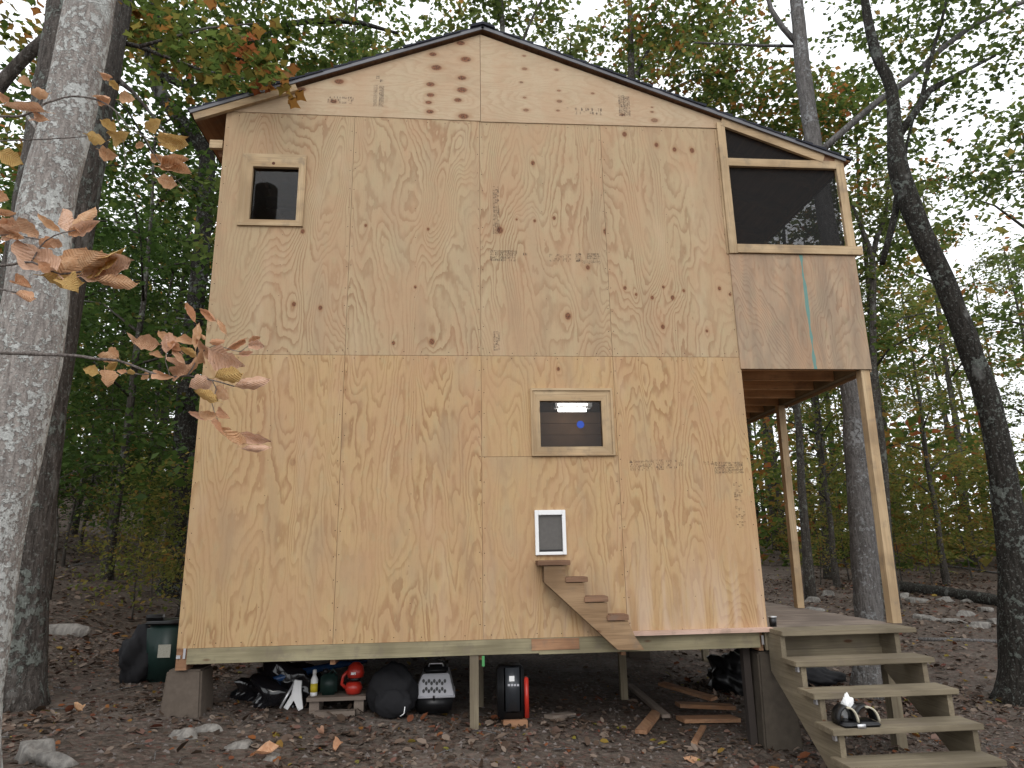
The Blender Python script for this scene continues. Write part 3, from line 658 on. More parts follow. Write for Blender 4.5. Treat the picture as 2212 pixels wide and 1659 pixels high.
# ceiling lamp inside: two lit tubes seen through the lower window
lampm, lt, lb = newmat('lit_tube'); lb.inputs['Emission Color'].default_value = (1, .97, .92, 1); lb.inputs['Emission Strength'].default_value = 22
lamp = empty('ceiling_lamp', (0, 0, 0)); tag(lamp, 'lit double tube ceiling lamp seen through the lower window', 'lamp')
pa, pb = atz(1237, 873, 2.34), atz(1236, 887, 2.34)
lamp_y = max(.35, min(2.0, pa.y))
for (u, v) in ((1237, 874), (1236, 887)):
    q = atz(u, v, 2.33); MB().tube([(q.x-.17, q.y, 2.33), (q.x+.17, q.y, 2.33)], [.013, .013], 10).build('tube', lampm, lamp, True)
q = atz(1237, 880, 2.36); MB().box(q.x-.22, q.x+.22, q.y-.09, q.y+.07, 2.352, 2.398).build('housing', M['white'], lamp)

# =================================================================== pet steps on the wall
ps = empty('pet_steps', (3.3, -.1, 0)); tag(ps, 'small wooden stair climbing the wall to the pet door', 'steps')
tm = lumber('lumber_tread', (.27, .155, .095), (.17, .095, .06), 'x'); sm = lumber('lumber_stringer', (.34, .225, .13), (.21, .13, .072), 'x')
for u0, u1, v0, v1 in ((1162, 1232, 1210, 1222), (1222, 1270, 1246, 1258), (1263, 1314, 1288, 1301), (1312, 1358, 1328, 1341)):
    a, b = aty(u0, v1, -.17), aty(u1, v0, -.17)
    MB().box(a.x, b.x, -.17, -.002, a.z, b.z).build('tread', tm, ps, bevel=.003)
out = [aty(u, v, -.155) for u, v in ((1175,1223), (1176,1258), (1335,1404), (1392,1404), (1372,1375), (1357,1342), (1313,1342), (1312,1302), (1264,1302), (1262,1259), (1223,1259), (1221,1223))]
for y in (-.155, -.05): MB().prism([(p.x, p.z) for p in out], y, y+.035).build('stringer', sm, ps)

# =================================================================== porch steps
st = empty('porch_steps', (5.4, -.6, gz(5.4, -.6))); tag(st, 'open wooden steps with five treads leading up to the porch deck', 'steps')
LT = M['lum_treat']
ny = [-.30, -.60, -.83, -1.04, -1.21]; nz = [.03, -.155, -.34, -.53, -.715]
for i in range(5):
    x0, x1 = (4.86, 6.02) if i == 0 else (4.80-.0*i, 5.94-.01*i)
    MB().box(x0, x1, ny[i], ny[i]+(.255 if i else .29), nz[i]-.038, nz[i]).build('tread', LT['x'], st, bevel=.004)
for x in (4.86, 5.845):
    P = [(-.02, -.01), (-.02, -.30)] + [(-1.02, -.92), (-1.18, -.92)]
    prof = [(ny[4]+.03, nz[4]-.04), (ny[4]+.03, -.92), (-.98, -.92), (-.03, -.30), (-.03, nz[0]-.04), (ny[0]+.03, nz[0]-.04)]
    prof = [(-.03, -.31), (-.03, nz[0]-.040), (ny[0]+.04, nz[0]-.040)]
    for i in range(1, 5): prof += [(ny[i-1]+.04, nz[i]-.040), (ny[i]+.04, nz[i]-.040)]
    prof += [(ny[4]+.04, -.95), (-.97, -.95)]
    V = [(x, a, b) for a, b in prof] + [(x+.04, a, b) for a, b in prof]; n = len(prof)
    MB().poly(V, [tuple(range(n)), tuple(range(2*n-1, n-1, -1))] + [(i, i+n, (i+1) % n+n, (i+1) % n) for i in range(n)]).build('stringer', LT['y'], st)
for i in (1, 2, 3): MB().box(4.842, 4.858, ny[i]+.06, ny[i]+.10, nz[i]-.085, nz[i]-.04).build('metal_bracket', M['steel'], st)

# =================================================================== trees (main ones)
def px_path(pts, Y):
    P = []; Rd = []
    for q in pts:
        y = q[3] if len(q) > 3 else Y
        p = aty(q[0], q[1], y); P.append(p); Rd.append(q[2]*.5*pxm(p))
    return P, Rd
def resample(P, Rd, step=.25, wob=0, seed=0):
    r = random.Random(seed); OP = []; OR = []
    for i in range(len(P)-1):
        n = max(1, int((P[i+1]-P[i]).length/step))
        p0 = P[i-1] if i else P[i]*2-P[i+1]; p3 = P[i+2] if i+2 < len(P) else P[i+1]*2-P[i]
        for j in range(n):
            t = j/n
            q = .5*((2*P[i]) + (P[i+1]-p0)*t + (2*p0-5*P[i]+4*P[i+1]-p3)*t*t + (3*P[i]-p0-3*P[i+1]+p3)*t**3)
            OP.append(q + Vector((r.uniform(-wob, wob), r.uniform(-wob, wob), 0))); OR.append(Rd[i]*(1-t)+Rd[i+1]*t)
    OP.append(P[-1]); OR.append(Rd[-1]); return OP, OR
def tree(name, label, pts, Y, bmat, limbs=(), blobs=(), nleaf=0, size=.1, lmat=None, seed=1, cat='tree', seg=14, tpl=LEAF4, group=None, flare=1.5, jit=.12, spread=.32, per=11, rbias=0):
    P, Rd = px_path(pts, Y); base = P[0].copy(); base.z = gz(base.x, base.y)
    e = empty(name, base); tag(e, label, cat, group)
    if P[0].z > base.z: P.insert(0, Vector((base.x+(P[0].x-P[1].x)*.1, base.y, base.z-.15))); Rd.insert(0, Rd[0]*1.05)
    P2, R2 = resample(P, Rd, .22, .004, seed)
    for i, p in enumerate(P2):
        hgt = p.z-base.z
        if hgt < .5: R2[i] *= 1+(flare-1)*max(0, (.5-hgt)/.5)**2
    MB().tube(P2, R2, seg, True, jit, random.Random(seed)).build('trunk', bmat, e, True)
    for lp in limbs:
        a, b = px_path(lp[0], lp[1]); a, b = resample(a, b, .3, .008, seed+3)
        MB().tube(a, b, 7, True, .1, random.Random(seed)).build('limb', bmat, e, True)
    if nleaf:
        bl = [(aty(u, v, y), (rx*pxm(aty(u, v, y)), ry, rz*pxm(aty(u, v, y))), w) for u, v, y, rx, ry, rz, w in blobs]
        crown('crown', bl, nleaf, size, lmat, e, seed, tpl, spread, per, rbias=rbias)
    return e

tree('lichen_tree', 'leaning grey trunk blotched with pale lichen at the left edge', [(-75,1500,135),(-35,1200,133),(8,1000,130),(62,780,128),(80,640,118),(98,451,103),(140,288,97),(195,0,92),(235,-250,85)], -2.0, M['bark_lichen'],
     limbs=[([(120,330,16),(80,280,9),(30,215,4)], -2.0), ([(60,720,26),(20,770,18),(-20,815,12)], -2.05)], seed=2, seg=28, jit=.05)
tree('dark_oak_tree', 'dark furrowed trunk right behind the pale lichened one', [(-10,1600,185),(-2,1500,165),(22,1152,160),(68,768,158),(122,451,152),(148,288,150),(196,0,150),(240,-300,140)], .2, M['bark_dark'],
     limbs=[([(180,120,24),(290,200,8),(380,320,5)], .3)],
     blobs=[(60,60,1.4,150,1.4,90,1.3),(60,330,2.2,110,1.2,120,1.0),(330,60,1.0,130,1.0,70,1),(20,560,2.5,90,1,110,.7)], nleaf=1400, size=.10, flare=1.08, lmat=M['leaf_mixed'], seed=3, seg=26, jit=.07, tpl=LEAFM, spread=.28)
tree('crooked_tree', 'dark crooked trunk bending behind the left eave of the cabin', [(388,1160,52),(398,990,48),(410,760,40),(425,640,36),(437,520,34),(446,400,33),(446,333,33),(417,295,34),(347,201,30),(337,156,24),(333,0,20),(330,-120,16)], 6.5, M['bark_black'],
     limbs=[([(446,420,14),(410,400,10),(390,355,6)], 6.5), ([(347,201,20),(290,30,14),(270,-40,10)], 6.6), ([(470,170,10),(520,130,12),(600,60,13),(700,45,13),(780,50,11),(860,72,6)], 6.4), ([(337,156,20),(420,190,14),(470,170,12)], 6.4)],
     blobs=[(450,110,6.2,130,1.4,90,1.3),(620,130,6.4,120,1.3,70,1.0),(760,120,6.6,120,1.2,60,.8),(560,30,6.2,200,1.5,50,1.0),(340,330,6.8,120,1.2,110,.9),(300,80,6.4,110,1.3,110,.9)], nleaf=4000, size=.125, lmat=M['leaf_mixed'], seed=5, tpl=LEAFM, spread=.3, rbias=-.08)
tree('straight_grey_tree', 'straight grey trunk rising behind the porch deck', [(1880,1420,66),(1878,1335,58),(1852,1005,48),(1838,826,43),(1800,560,38),(1759,319,34),(1736,163,31),(1721,0,26),(1712,-120,22)], 2.6, M['bark_grey'],
     limbs=[([(1775,325,16),(1830,275,15),(1905,212,14),(1965,170,13),(2040,100,12),(2130,40,11),(2260,-15,8)], 2.5), ([(1722,95,14),(1690,60,12),(1665,20,10),(1650,-40,8)], 2.6), ([(1725,100,7),(1640,98,6),(1500,92,4)], 2.8)],
     blobs=[(2090,60,2.6,160,1.2,60,1.2),(1880,30,3.0,130,1.2,45,1.0),(1560,40,3.2,110,1.2,50,.5)], nleaf=1500, size=.09, lmat=M['leaf_green'], seed=7, seg=20, tpl=LEAFM, spread=.3)
tree('leaning_black_tree', 'thick black trunk leaning left along the right edge of the view', [(2212,1405,95),(2196,1250,66),(2163,1005,52),(2132,858,46),(2085,728,44),(2036,598,42),(2005,537,42),(1948,391,43),(1933,293,30),(1926,195,24),(1889,107,22),(1868,0,16),(1855,-90,12)], 2.0, M['bark_black'],
     limbs=[([(1935,300,22),(1975,245,16),(2010,195,15),(2070,160,10),(2150,120,6)], 2.0), ([(1985,235,10),(2005,150,9),(2030,60,7),(2050,-20,5)], 2.0), ([(1945,390,12),(1960,310,6),(1975,250,5)], 2.1), ([(1940,420,16),(1925,500,14),(1905,570,12)], 2.2)],
     blobs=[(2060,230,2.2,110,1.0,90,1),(2160,330,2.4,90,1,120,1),(1990,60,2.2,120,1,70,1),(2180,120,2.2,70,1,90,.8)], nleaf=1700, size=.085, lmat=M['leaf_green'], seed=9, seg=20, tpl=LEAFM, spread=.28)
tree('forked_tree', 'slim dark tree forking just right of the screened balcony', [(1893,1190,18),(1888,900,15),(1886,761,14),(1885,566,13),(1880,540,12),(1860,490,8),(1840,440,5)], 9.0, M['bark_far'],
     limbs=[([(1885,560,12),(1895,510,11),(1912,468,9),(1920,380,5)], 9.0)],
     blobs=[(1900,460,9,90,1.3,90,1),(1850,640,9.5,60,1,90,.6)], nleaf=2600, size=.12, lmat=M['leaf_pale'], seed=11, spread=.35)
tree('amber_maple_tree', 'amber and green maple crown above the right slope of the roof', [(1385,1100,26),(1372,600,20),(1364,190,15),(1362,60,12),(1358,-60,9)], 9.0, M['bark_far'],
     limbs=[([(1364,180,9),(1400,110,7),(1430,60,5)], 9.0), ([(1366,240,9),(1480,180,7),(1600,120,4)], 8.6)],
     blobs=[(1400,60,8.5,130,1.5,75,1.1),(1530,160,8,150,1.4,70,1.2),(1650,240,7.5,130,1.3,60,1.1),(1560,40,8.5,110,1.4,50,.8),(1830,270,7.5,90,1.1,70,.7),(1740,200,8,80,1,60,.5)], nleaf=5400, size=.125, lmat=M['leaf_mixed'], seed=13, tpl=LEAFM, spread=.33, rbias=.05)
tree('ridge_tree', 'green tree showing between the roof peak and the right slope', [(1110,900,22),(1095,300,16),(1085,60,11),(1078,-80,8)], 8.0, M['bark_far'],
     limbs=[([(1092,200,8),(1140,60,6),(1170,0,4)], 8)],
     blobs=[(1130,15,8,100,1.3,60,1),(1060,10,8,70,1.2,40,.6),(960,20,8,70,1,40,.5)], nleaf=1300, size=.12, lmat=M['leaf_green'], seed=15, tpl=LEAFM, spread=.3)
# an overhanging bough in front of the left roof slope
tree('overhanging_maple_tree', 'maple with orange and green leaves hanging over the left roof edge', [(-160,1700,40),(-130,900,36),(-60,300,30),(120,60,22),(250,-40,12)], .9, M['bark_dark'],
     limbs=[([(120,60,18),(300,100,10),(430,150,6),(560,175,3)], .4), ([(300,100,8),(450,60,5),(560,50,3)], .3)],
     blobs=[(540,150,-.2,70,.5,45,1.1),(430,120,.3,90,.7,60,1.2),(590,175,-.3,18,.15,25,.14),(330,60,.5,110,.7,60,1)], nleaf=620, size=.10, lmat=M['leaf_mixed'], seed=17, tpl=LEAFM, spread=.2, rbias=.04)

# =================================================================== background trees, copied
def proto_tree(name, hgt, r0, seed, lmat, nleaf, size, low=.3, wide=2.2, bm='bark_far'):
    r = random.Random(seed); e = empty(name, (0, 0, -200))
    o = Vector((0, 0, -200)); P = [o + Vector((0, 0, -.3))]; Rd = [r0*1.3]
    n = 9; x = y = 0; lx, ly = r.uniform(-.05, .05), r.uniform(-.05, .05)
    for i in range(1, n+1):
        x += lx*hgt/n + r.uniform(-.06, .06); y += ly*hgt/n + r.uniform(-.06, .06)
        P.append(o + Vector((x, y, hgt*i/n))); Rd.append(r0*(1-.85*i/n))
    mb = MB(); a, b = resample(P, Rd, .6); mb.tube(a, b, 9, True, .1, r)
    bl = []; big = hgt > 6
    for i in range(10):
        t = low + (1-low)*(i+.5)/10; j = min(n-1, int(t*n)); s = P[j].lerp(P[j+1], t*n-j)
        an = i*2.4+r.uniform(-.5, .5); L = wide*(1-.55*t)*r.uniform(.7, 1.25)
        q = s + Vector((math.cos(an)*L, math.sin(an)*L, L*r.uniform(.1, .55)))
        lim = MB() if big else mb
        lim.tube([s, s.lerp(q, .5)+Vector((0, 0, .12*L)), q], [r0*.3, r0*.17, .012], 5)
        if big: lim.build('limb', M[bm], e, True)
        bl.append((q.lerp(s, .2), (L*.62, L*.62, L*.38), 1)); 
        if i % 2: bl.append((s.lerp(q, .45), (L*.4, L*.4, L*.25), .5))
    bl.append((P[-1], (wide*.45, wide*.45, wide*.4), 1))
    mb.build('trunk', M[bm], e, True)
    crown('crown', bl, nleaf, size, lmat, e, seed, LEAF4, .38, 11)
    return e
protos = {
 'g': proto_tree('broadleaf_tree', 12, .13, 31, M['leaf_green'], 3000, .15, .30, 2.6),
 'm': proto_tree('broadleaf_tree', 13, .14, 32, M['leaf_mixed'], 3000, .15, .35, 2.7),
 'y': proto_tree('broadleaf_tree', 11, .11, 33, M['leaf_yellow'], 3200, .14, .25, 2.4),
 'p': proto_tree('broadleaf_tree', 14, .15, 34, M['leaf_pale'], 3000, .15, .40, 2.8),
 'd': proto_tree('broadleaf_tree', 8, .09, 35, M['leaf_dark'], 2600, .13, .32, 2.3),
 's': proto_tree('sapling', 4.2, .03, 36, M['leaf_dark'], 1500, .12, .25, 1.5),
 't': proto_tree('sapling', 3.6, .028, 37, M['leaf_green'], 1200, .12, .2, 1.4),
 'v': proto_tree('sapling', 3.2, .022, 38, M['leaf_yellow'], 1600, .11, .12, 1.3),
}
used = set()
def plant(kind, x, y, s, rz, label, group, cat='tree'):
    src = protos[kind]
    o = src if kind not in used else copy_tree(src)
    used.add(kind); o.location = (x, y, gz(x, y)); o.rotation_euler = (0, 0, rz); o.scale = (s, s, s*rnd.uniform(.9, 1.12))
    tag(o, label, cat, group); return o
# undo the far-away building position: shift mesh data to the base
for e in protos.values():
    for ch in e.children:
        ch.matrix_parent_inverse = Matrix(); ch.data.transform(Matrix.Translation((0, 0, 200)))
def px(p):
    d = Vector(p)-CAM; c = d.dot(_F); return (W/2+FOC*W*d.dot(_R)/c, H/2-FOC*W*d.dot(_U)/c)
HGT = {'g': 12, 'm': 13, 'y': 11, 'p': 14, 'd': 8, 's': 4.2, 't': 3.6, 'v': 3.2}
ORD = 'first second third fourth fifth sixth seventh eighth ninth tenth eleventh twelfth thirteenth fourteenth fifteenth sixteenth'.split()
def scatter(n, kinds, xr, yr, sr, label, group, seed, mind=1.6, cat='tree', ordinal=True):
    r = random.Random(seed); pts = []; tries = 0; made = []
    while len(pts) < n and tries < 6000:
        tries += 1; x, y = r.uniform(*xr), r.uniform(*yr); kd = r.choice(kinds); sc = r.uniform(*sr)
        if any((x-a)**2+(y-b)**2 < mind**2 for a, b in pts): continue
        if -1.2 < x < 7.2 and y < 6.2: continue
        u, v = px((x, y, gz(x, y)+HGT[kd]*sc*.55)); u2, vt = px((x, y, gz(x, y)+HGT[kd]*sc))
        if not -60 < u < W+60: continue
        if 440 < u < 1640 and vt > 60+abs(u-1042)*.34: continue
        pts.append((x, y)); made.append((u, plant(kd, x, y, sc, r.uniform(0, 6.28), label, group, cat)))
    if ordinal:
        for i, (u, o) in enumerate(sorted(made, key=lambda q: q[0])): o['label'] = label % ORD[i]
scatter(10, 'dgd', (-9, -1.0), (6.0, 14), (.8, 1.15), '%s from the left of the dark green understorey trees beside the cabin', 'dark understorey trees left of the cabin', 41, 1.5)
scatter(8, 'ggdm', (-16, 0), (13, 26), (.9, 1.25), '%s from the left of the tall trees behind the dark understorey', 'tall trees behind on the left', 42, 2.4)
scatter(4, 'gmp', (-2, 6), (10, 20), (1.0, 1.3), '%s from the left of the tall crowns over the cabin roof', 'trees behind the cabin roof', 43, 2.6)
scatter(9, 'pymg', (6.5, 17), (9, 20), (.8, 1.15), '%s from the left of the slender trees beyond the porch', 'trees beyond the porch', 44, 2.2)
scatter(17, 'ypym', (4, 34), (20, 42), (.9, 1.3), 'distant forest tree deep in the pale wood on the right', 'distant trees on the right', 45, 3.0, ordinal=False)
scatter(5, 'gdg', (-26, 2), (26, 40), (1.0, 1.4), '%s from the left of the distant trees far behind on the left', 'distant trees on the left', 46, 3.5)
scatter(9, 'stt', (-7, -.8), (4.5, 11), (.8, 1.2), '%s from the left of the low green saplings left of the cabin', 'saplings left of the cabin', 47, 1.1, 'sapling')
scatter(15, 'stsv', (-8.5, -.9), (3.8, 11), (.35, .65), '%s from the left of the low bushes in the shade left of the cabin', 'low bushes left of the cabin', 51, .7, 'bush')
scatter(16, 'vtv', (7, 24), (13, 30), (.8, 1.3), '%s from the left of the yellowing saplings beyond the porch', 'saplings beyond the porch', 48, 1.4, 'sapling')

# far woods as one mass
def far_woods():
    R = np.random.default_rng(77); n = 52000
    a = R.uniform(-.95, 1.15, n); d = R.uniform(30, 62, n); x = 2.2 + d*np.sin(a); y = -5.9 + d*np.cos(a)
    low = R.random(n) < .62; z = np.where(low, R.random(n)**1.2*6.5, R.random(n)**1.1*18)
    keep = ((np.sin(a*31)+np.sin(a*73+2)+.7*np.sin(z*.9+a*40)) > -.9) | (z < 4.5); keep &= ~((a > -.28) & (a < .36) & (z < 8))
    x, y, z, a = x[keep], y[keep], z[keep], a[keep]
    g = np.array([gz(p, q) for p, q in zip(x, y)]); z = z + g; n = len(x)
    me = leaf_mesh('far_woods', np.stack([x, y, z], 1), R.random(n)*6.28, R.normal(0, .5, n), R.normal(0, .5, n), R.uniform(.3, .7, n), np.clip(R.normal(.5, .28, n), 0, 1), M['leaf_mixed'])
    o = bpy.data.objects.new('far_woods', me); C.objects.link(o); tag(o, 'far wood that closes the view behind the trees', 'woods', kind='stuff')
    rs = random.Random(6); mb = MB()
    for i in range(70):
        aa = rs.uniform(-.9, 1.1); dd = rs.uniform(38, 58); X, Y = 2.2+dd*math.sin(aa), -5.9+dd*math.cos(aa); g = gz(X, Y); r = rs.uniform(.1, .22)
        mb.tube([(X, Y, g-.3), (X+rs.uniform(-.3, .3), Y, g+8), (X+rs.uniform(-.7, .7), Y, g+17)], [r, r*.7, r*.3], 6)
    tag(mb.build('far_trunks', M['bark_far'], None, True), 'far trunks in the wood behind the nearer trees', 'woods', kind='stuff')
far_woods()

# =================================================================== ground cover
def litter():
    R = np.random.default_rng(12); P = []; Sz = []
    def zone(n, x0, x1, y0, y1, s0, s1):
        x = R.uniform(x0, x1, n); y = R.uniform(y0, y1, n); m = np.sin(x*2.1+1)*np.sin(y*1.7)+R.normal(0, .6, n) > -.35
        inside = (x > .0) & (x < 4.9) & (y > .5) & (y < 5)
        m &= ~(inside & (R.random(n) < .8)); x, y = x[m], y[m]
        P.append(np.stack([x, y, np.array([gz(a, b) for a, b in zip(x, y)])+R.uniform(.004, .022, len(x))], 1)); Sz.append(R.uniform(s0, s1, len(x)))
    zone(24000, -3, 8.5, -2.6, 3, .018, .06); zone(4500, -3, 8.5, -2.6, 3.5, .06, .11); zone(9000, -9, 0, 1, 12, .05, .11); zone(20000, 5, 20, 1, 18, .05, .13); zone(6000, -14, 30, 10, 30, .10, .2)
    P = np.concatenate(P); Sz = np.concatenate(Sz)*1.0; n = len(P)
    me = leaf_mesh('leaf_litter', P, R.random(n)*6.28, R.normal(0, .3, n), R.normal(0, .45, n), Sz, R.random(n)**.9, M['litter'], LEAF6)
    o = bpy.data.objects.new('leaf_litter', me); C.objects.link(o); tag(o, 'brown and dark red fallen leaves strewn over the soil', 'leaf litter', kind='stuff')
    R = np.random.default_rng(13); n = 5200; x = R.uniform(-3, 9, n); y = R.uniform(-2.5, 4, n)
    mb = MB(); 
    for a, b, s, t in zip(x, y, R.uniform(.008, .026, n), R.random(n)*6.28):
        z = gz(a, b); h = s*.6
        mb.poly([(a+s*math.cos(t+i*2.09)*(1+.3*((i*7) % 3-1)), b+s*math.sin(t+i*2.09), z-.003) for i in range(3)] + [(a+.2*s, b, z+h)], [(0, 1, 3), (1, 2, 3), (2, 0, 3)])
    tag(mb.build('gravel', plain('gravel_grey', (.15, .13, .12), .9, .1, 0, .6, 6)), 'small grey pebbles and crumbs of soil', 'gravel', kind='stuff')
litter()
def sticks():
    r = random.Random(19); mb = MB()
    for _ in range(260):
        x, y = r.uniform(-3, 9), r.uniform(-2.3, 6); a = r.uniform(0, 6.28); L = r.uniform(.08, .4); q = r.uniform(.002, .006)
        if 0 < x < 4.9 and y > .6: continue
        p1 = (x, y, gz(x, y)+q+.012); x2, y2 = x+L*math.cos(a), y+L*math.sin(a); xm, ym = (x+x2)/2+r.uniform(-.02, .02), (y+y2)/2
        mb.tube([p1, (xm, ym, gz(xm, ym)+q+.02), (x2, y2, gz(x2, y2)+q+.01)], [q, q*.9, q*.6], 5)
    tag(mb.build('twig_litter', M['bark_grey'], None, True), 'thin dead twigs lying among the fallen leaves', 'twigs', kind='stuff')
sticks()
def rock(u, v, w, h, label, seed, dep=.7, grp=None):
    p = on_ground(u, v); m = pxm(p); r = random.Random(seed); bm = bmesh.new(); bmesh.ops.create_icosphere(bm, subdivisions=3, radius=1)
    ph = [r.uniform(0, 6.28) for _ in range(6)]; cuts = [(Vector((r.uniform(-1, 1), r.uniform(-1, 1), r.uniform(-.2, 1))).normalized(), r.uniform(.55, .8)) for _ in range(9)]
    for q in bm.verts:
        c = q.co; k_ = 1+.16*math.sin(c.x*3+ph[0])*math.sin(c.y*3.4+ph[1])+.12*math.sin(c.z*4+ph[2]+c.x*2)+.05*math.sin(c.x*9+ph[3])*math.sin(c.y*8+ph[4])
        c = c.copy()
        for nn, dd in cuts:
            t_ = c.dot(nn)-dd
            if t_ > 0: c -= nn*t_
        q.co = Vector((c.x*w*m*.6*k_, c.y*w*m*.6*dep*k_, max(-.35, min(.75, c.z*k_))*h*m))
    me = bpy.data.meshes.new('rock'); bm.to_mesh(me); bm.free(); me.materials.append(M['rock']); me.shade_smooth()
    o = bpy.data.objects.new('rock', me); C.objects.link(o); o.location = p; o.rotation_euler = (0, 0, r.uniform(-.4, .4)); tag(o, label, 'rock', grp)
rock(72, 1640, 95, 45, 'pale lumpy rock at the foot of the left trunks', 1); rock(118, 1652, 70, 34, 'smaller pale rock beside the lumpy one at the bottom left', 2)
rock(402, 1592, 66, 26, 'grey rock left of the flat stone in front of the concrete pier', 3); rock(455, 1578, 56, 18, 'flat grey stone in front of the concrete pier', 4)
rock(130, 1368, 120, 26, 'long low grey rock under the left understorey', 5, .3); rock(520, 1612, 60, 14, 'thin stone slab in the dirt below the cabin front', 6); rock(585, 1640, 40, 14, 'small stone at the bottom left of the dirt', 7)
for i, (u, v, w, h) in enumerate(((1755,1300,40,14),(1790,1285,36,12),(1765,1322,46,14),(1978,1300,44,14),(2040,1298,40,12),(2085,1330,40,14),(2060,1345,60,14),(2010,1340,40,16),(2110,1355,50,14),(1985,1335,30,12),(2130,1320,36,12),(1950,1290,40,12),(2095,1300,34,12),(2150,1345,40,12))):
    rock(u, v, w, h, 'pale flat stone among the leaves beyond the porch', 20+i, .8, 'stones beyond the porch')
def log(name, label, pts, r0, r1, mat):
    P = [on_ground(u, v) for u, v in pts]; P = [p+Vector((0, 0, r0*.6)) for p in P]; n = len(P)
    a, b = resample(P, [r0+(r1-r0)*i/(n-1) for i in range(n)], .3, .01, 3)
    e = MB().tube(a, b, 10, True, .12, random.Random(1)).build(name, mat, None, True); tag(e, label, 'log')
log('fallen_log', 'thick dark fallen log lying behind the porch posts', [(1885,1268),(2000,1284),(2120,1302),(2230,1322)], .17, .15, M['bark_black'])
log('fallen_log', 'thin grey fallen pole lying right of the steps', [(1985,1384),(2080,1385),(2185,1390)], .035, .03, M['bark_grey'])
log('fallen_log', 'dead pale stick in the dark leaves left of the cabin', [(150,1225),(215,1215),(300,1238)], .02, .01, M['bark_grey'])
log('fallen_log', 'second thin stick far back beyond the fallen log', [(1960,1215),(2080,1228),(2190,1245)], .04, .03, M['bark_grey'])

# =================================================================== things under and around the cabin
def gp(u, v): return on_ground(u, v)
def at_floor(x, y): return Vector((x, y, gz(x, y)))
def rbox(name, mat, parent, x0, x1, y0, y1, z0, z1, bev=.015, taper=0.0):
    P = []
    for z, t in ((z0, taper), (z1, 0)):
        P += [(x0+t, y0+t, z), (x1-t, y0+t, z), (x1-t, y1-t, z), (x0+t, y1-t, z)]
    return MB().poly(P, ((0,3,2,1),(4,5,6,7),(0,1,5,4),(1,2,6,5),(2,3,7,6),(3,0,4,7))).build(name, mat, parent, True, bevel=bev)
def crumple(name, mat, parent, c, r, seed, amp=.25, sub=4):
    rr = random.Random(seed); bm = bmesh.new(); bmesh.ops.create_icosphere(bm, subdivisions=sub, radius=1); ph = [rr.uniform(0, 6.28) for _ in range(9)]
    for q in bm.verts:
        p = q.co; a = math.sin(p.x*4+ph[0]+2*math.sin(p.z*3+ph[1]))*math.sin(p.y*4+ph[2]) + .6*abs(math.sin(p.x*7+p.z*6+ph[3])) + .5*abs(math.sin(p.y*9-p.z*7+ph[4]))
        k_ = 1+amp*(a-.5); q.co = Vector((p.x*r[0]*k_, p.y*r[1]*k_, max(-.95, p.z)*r[2]*k_))
    me = bpy.data.meshes.new(name); bm.to_mesh(me); bm.free(); me.materials.append(mat); me.shade_smooth()
    o = bpy.data.objects.new(name, me); C.objects.link(o); o.location = c
    if parent: o.parent = parent; o.matrix_parent_inverse = parent.matrix_world.inverted()
    return o
# green tub and black bag behind the left corner
y = 1.15; a = aty(303, 1462, y); b = aty(384, 1345, y); z0 = gz(a.x, y)
tb = empty('storage_tub', (a.x, y, z0)); tag(tb, 'dark green plastic tub with a pale label behind the left cabin corner', 'tub')
rbox('body', M['dkgreen'], tb, a.x, b.x+.05, y, y+.4, z0, b.z-.02, .03, .03)
rbox('lid', M['black'], tb, a.x-.01, b.x+.06, y-.01, y+.41, b.z-.018, b.z+.012, .012)
q1, q2 = aty(306, 1358, y+.1), aty(356, 1332, y+.1); rbox('handle', M['black'], tb, q1.x, q2.x, y+.08, y+.2, b.z+.013, q2.z+.02, .03)
q1, q2 = aty(340, 1421, y-.002), aty(370, 1392, y-.002)
MB().box(q1.x, q2.x, y-.006, y-.001, q1.z, q2.z).build('sticker', M['label'], tb)
c = aty(298, 1420, 1.25); o = crumple('trash_bag', M['black_matt'], None, (c.x, 1.3, c.z-.02), (.17, .15, .27), 3, .18); tag(o, 'black plastic bag slumped against the green tub', 'bag')
# plastic heap
c = aty(600, 1500, .55); zf = gz(c.x, .55)
o = crumple('plastic_heap', M['black_gloss'], None, (c.x+.02, .66, zf+.10), (.30, .20, .22), 5, .35); tag(o, 'crumpled glossy black plastic sheet under the cabin', 'plastic sheet')
p1, p2, p3 = aty(560, 1478, .5), aty(640, 1455, .6), aty(735, 1436, .9)
o = MB().tube([p1, p2, p3, aty(790, 1428, 1.2)], [.02, .035, .03, .02], 8, True, .3, random.Random(2)).build('blue_tarp', M['blue_gloss'], None, True); tag(o, 'rolled blue tarp lying over the black plastic', 'tarp')
# white forked piece
y = max(.12, gp(632, 1534).y); pts = [(637,1468),(652,1470),(651,1492),(655,1530),(645,1535),(635,1512),(622,1533),(613,1528),(630,1500)]
P2 = [aty(u, v, y) for u, v in pts]; o = MB().prism([(p.x, p.z) for p in P2][::-1], y-.012, y+.012).build('forked_stake', M['white'], None); tag(o, 'white forked stake standing in front of the black plastic', 'stake')
o = MB().tube([aty(605, 1530, .38), aty(635, 1475, .46)], [.010, .010], 8).build('chrome_rod', M['steel'], None, True); tag(o, 'shiny metal rod leaning beside the white forked stake', 'rod')
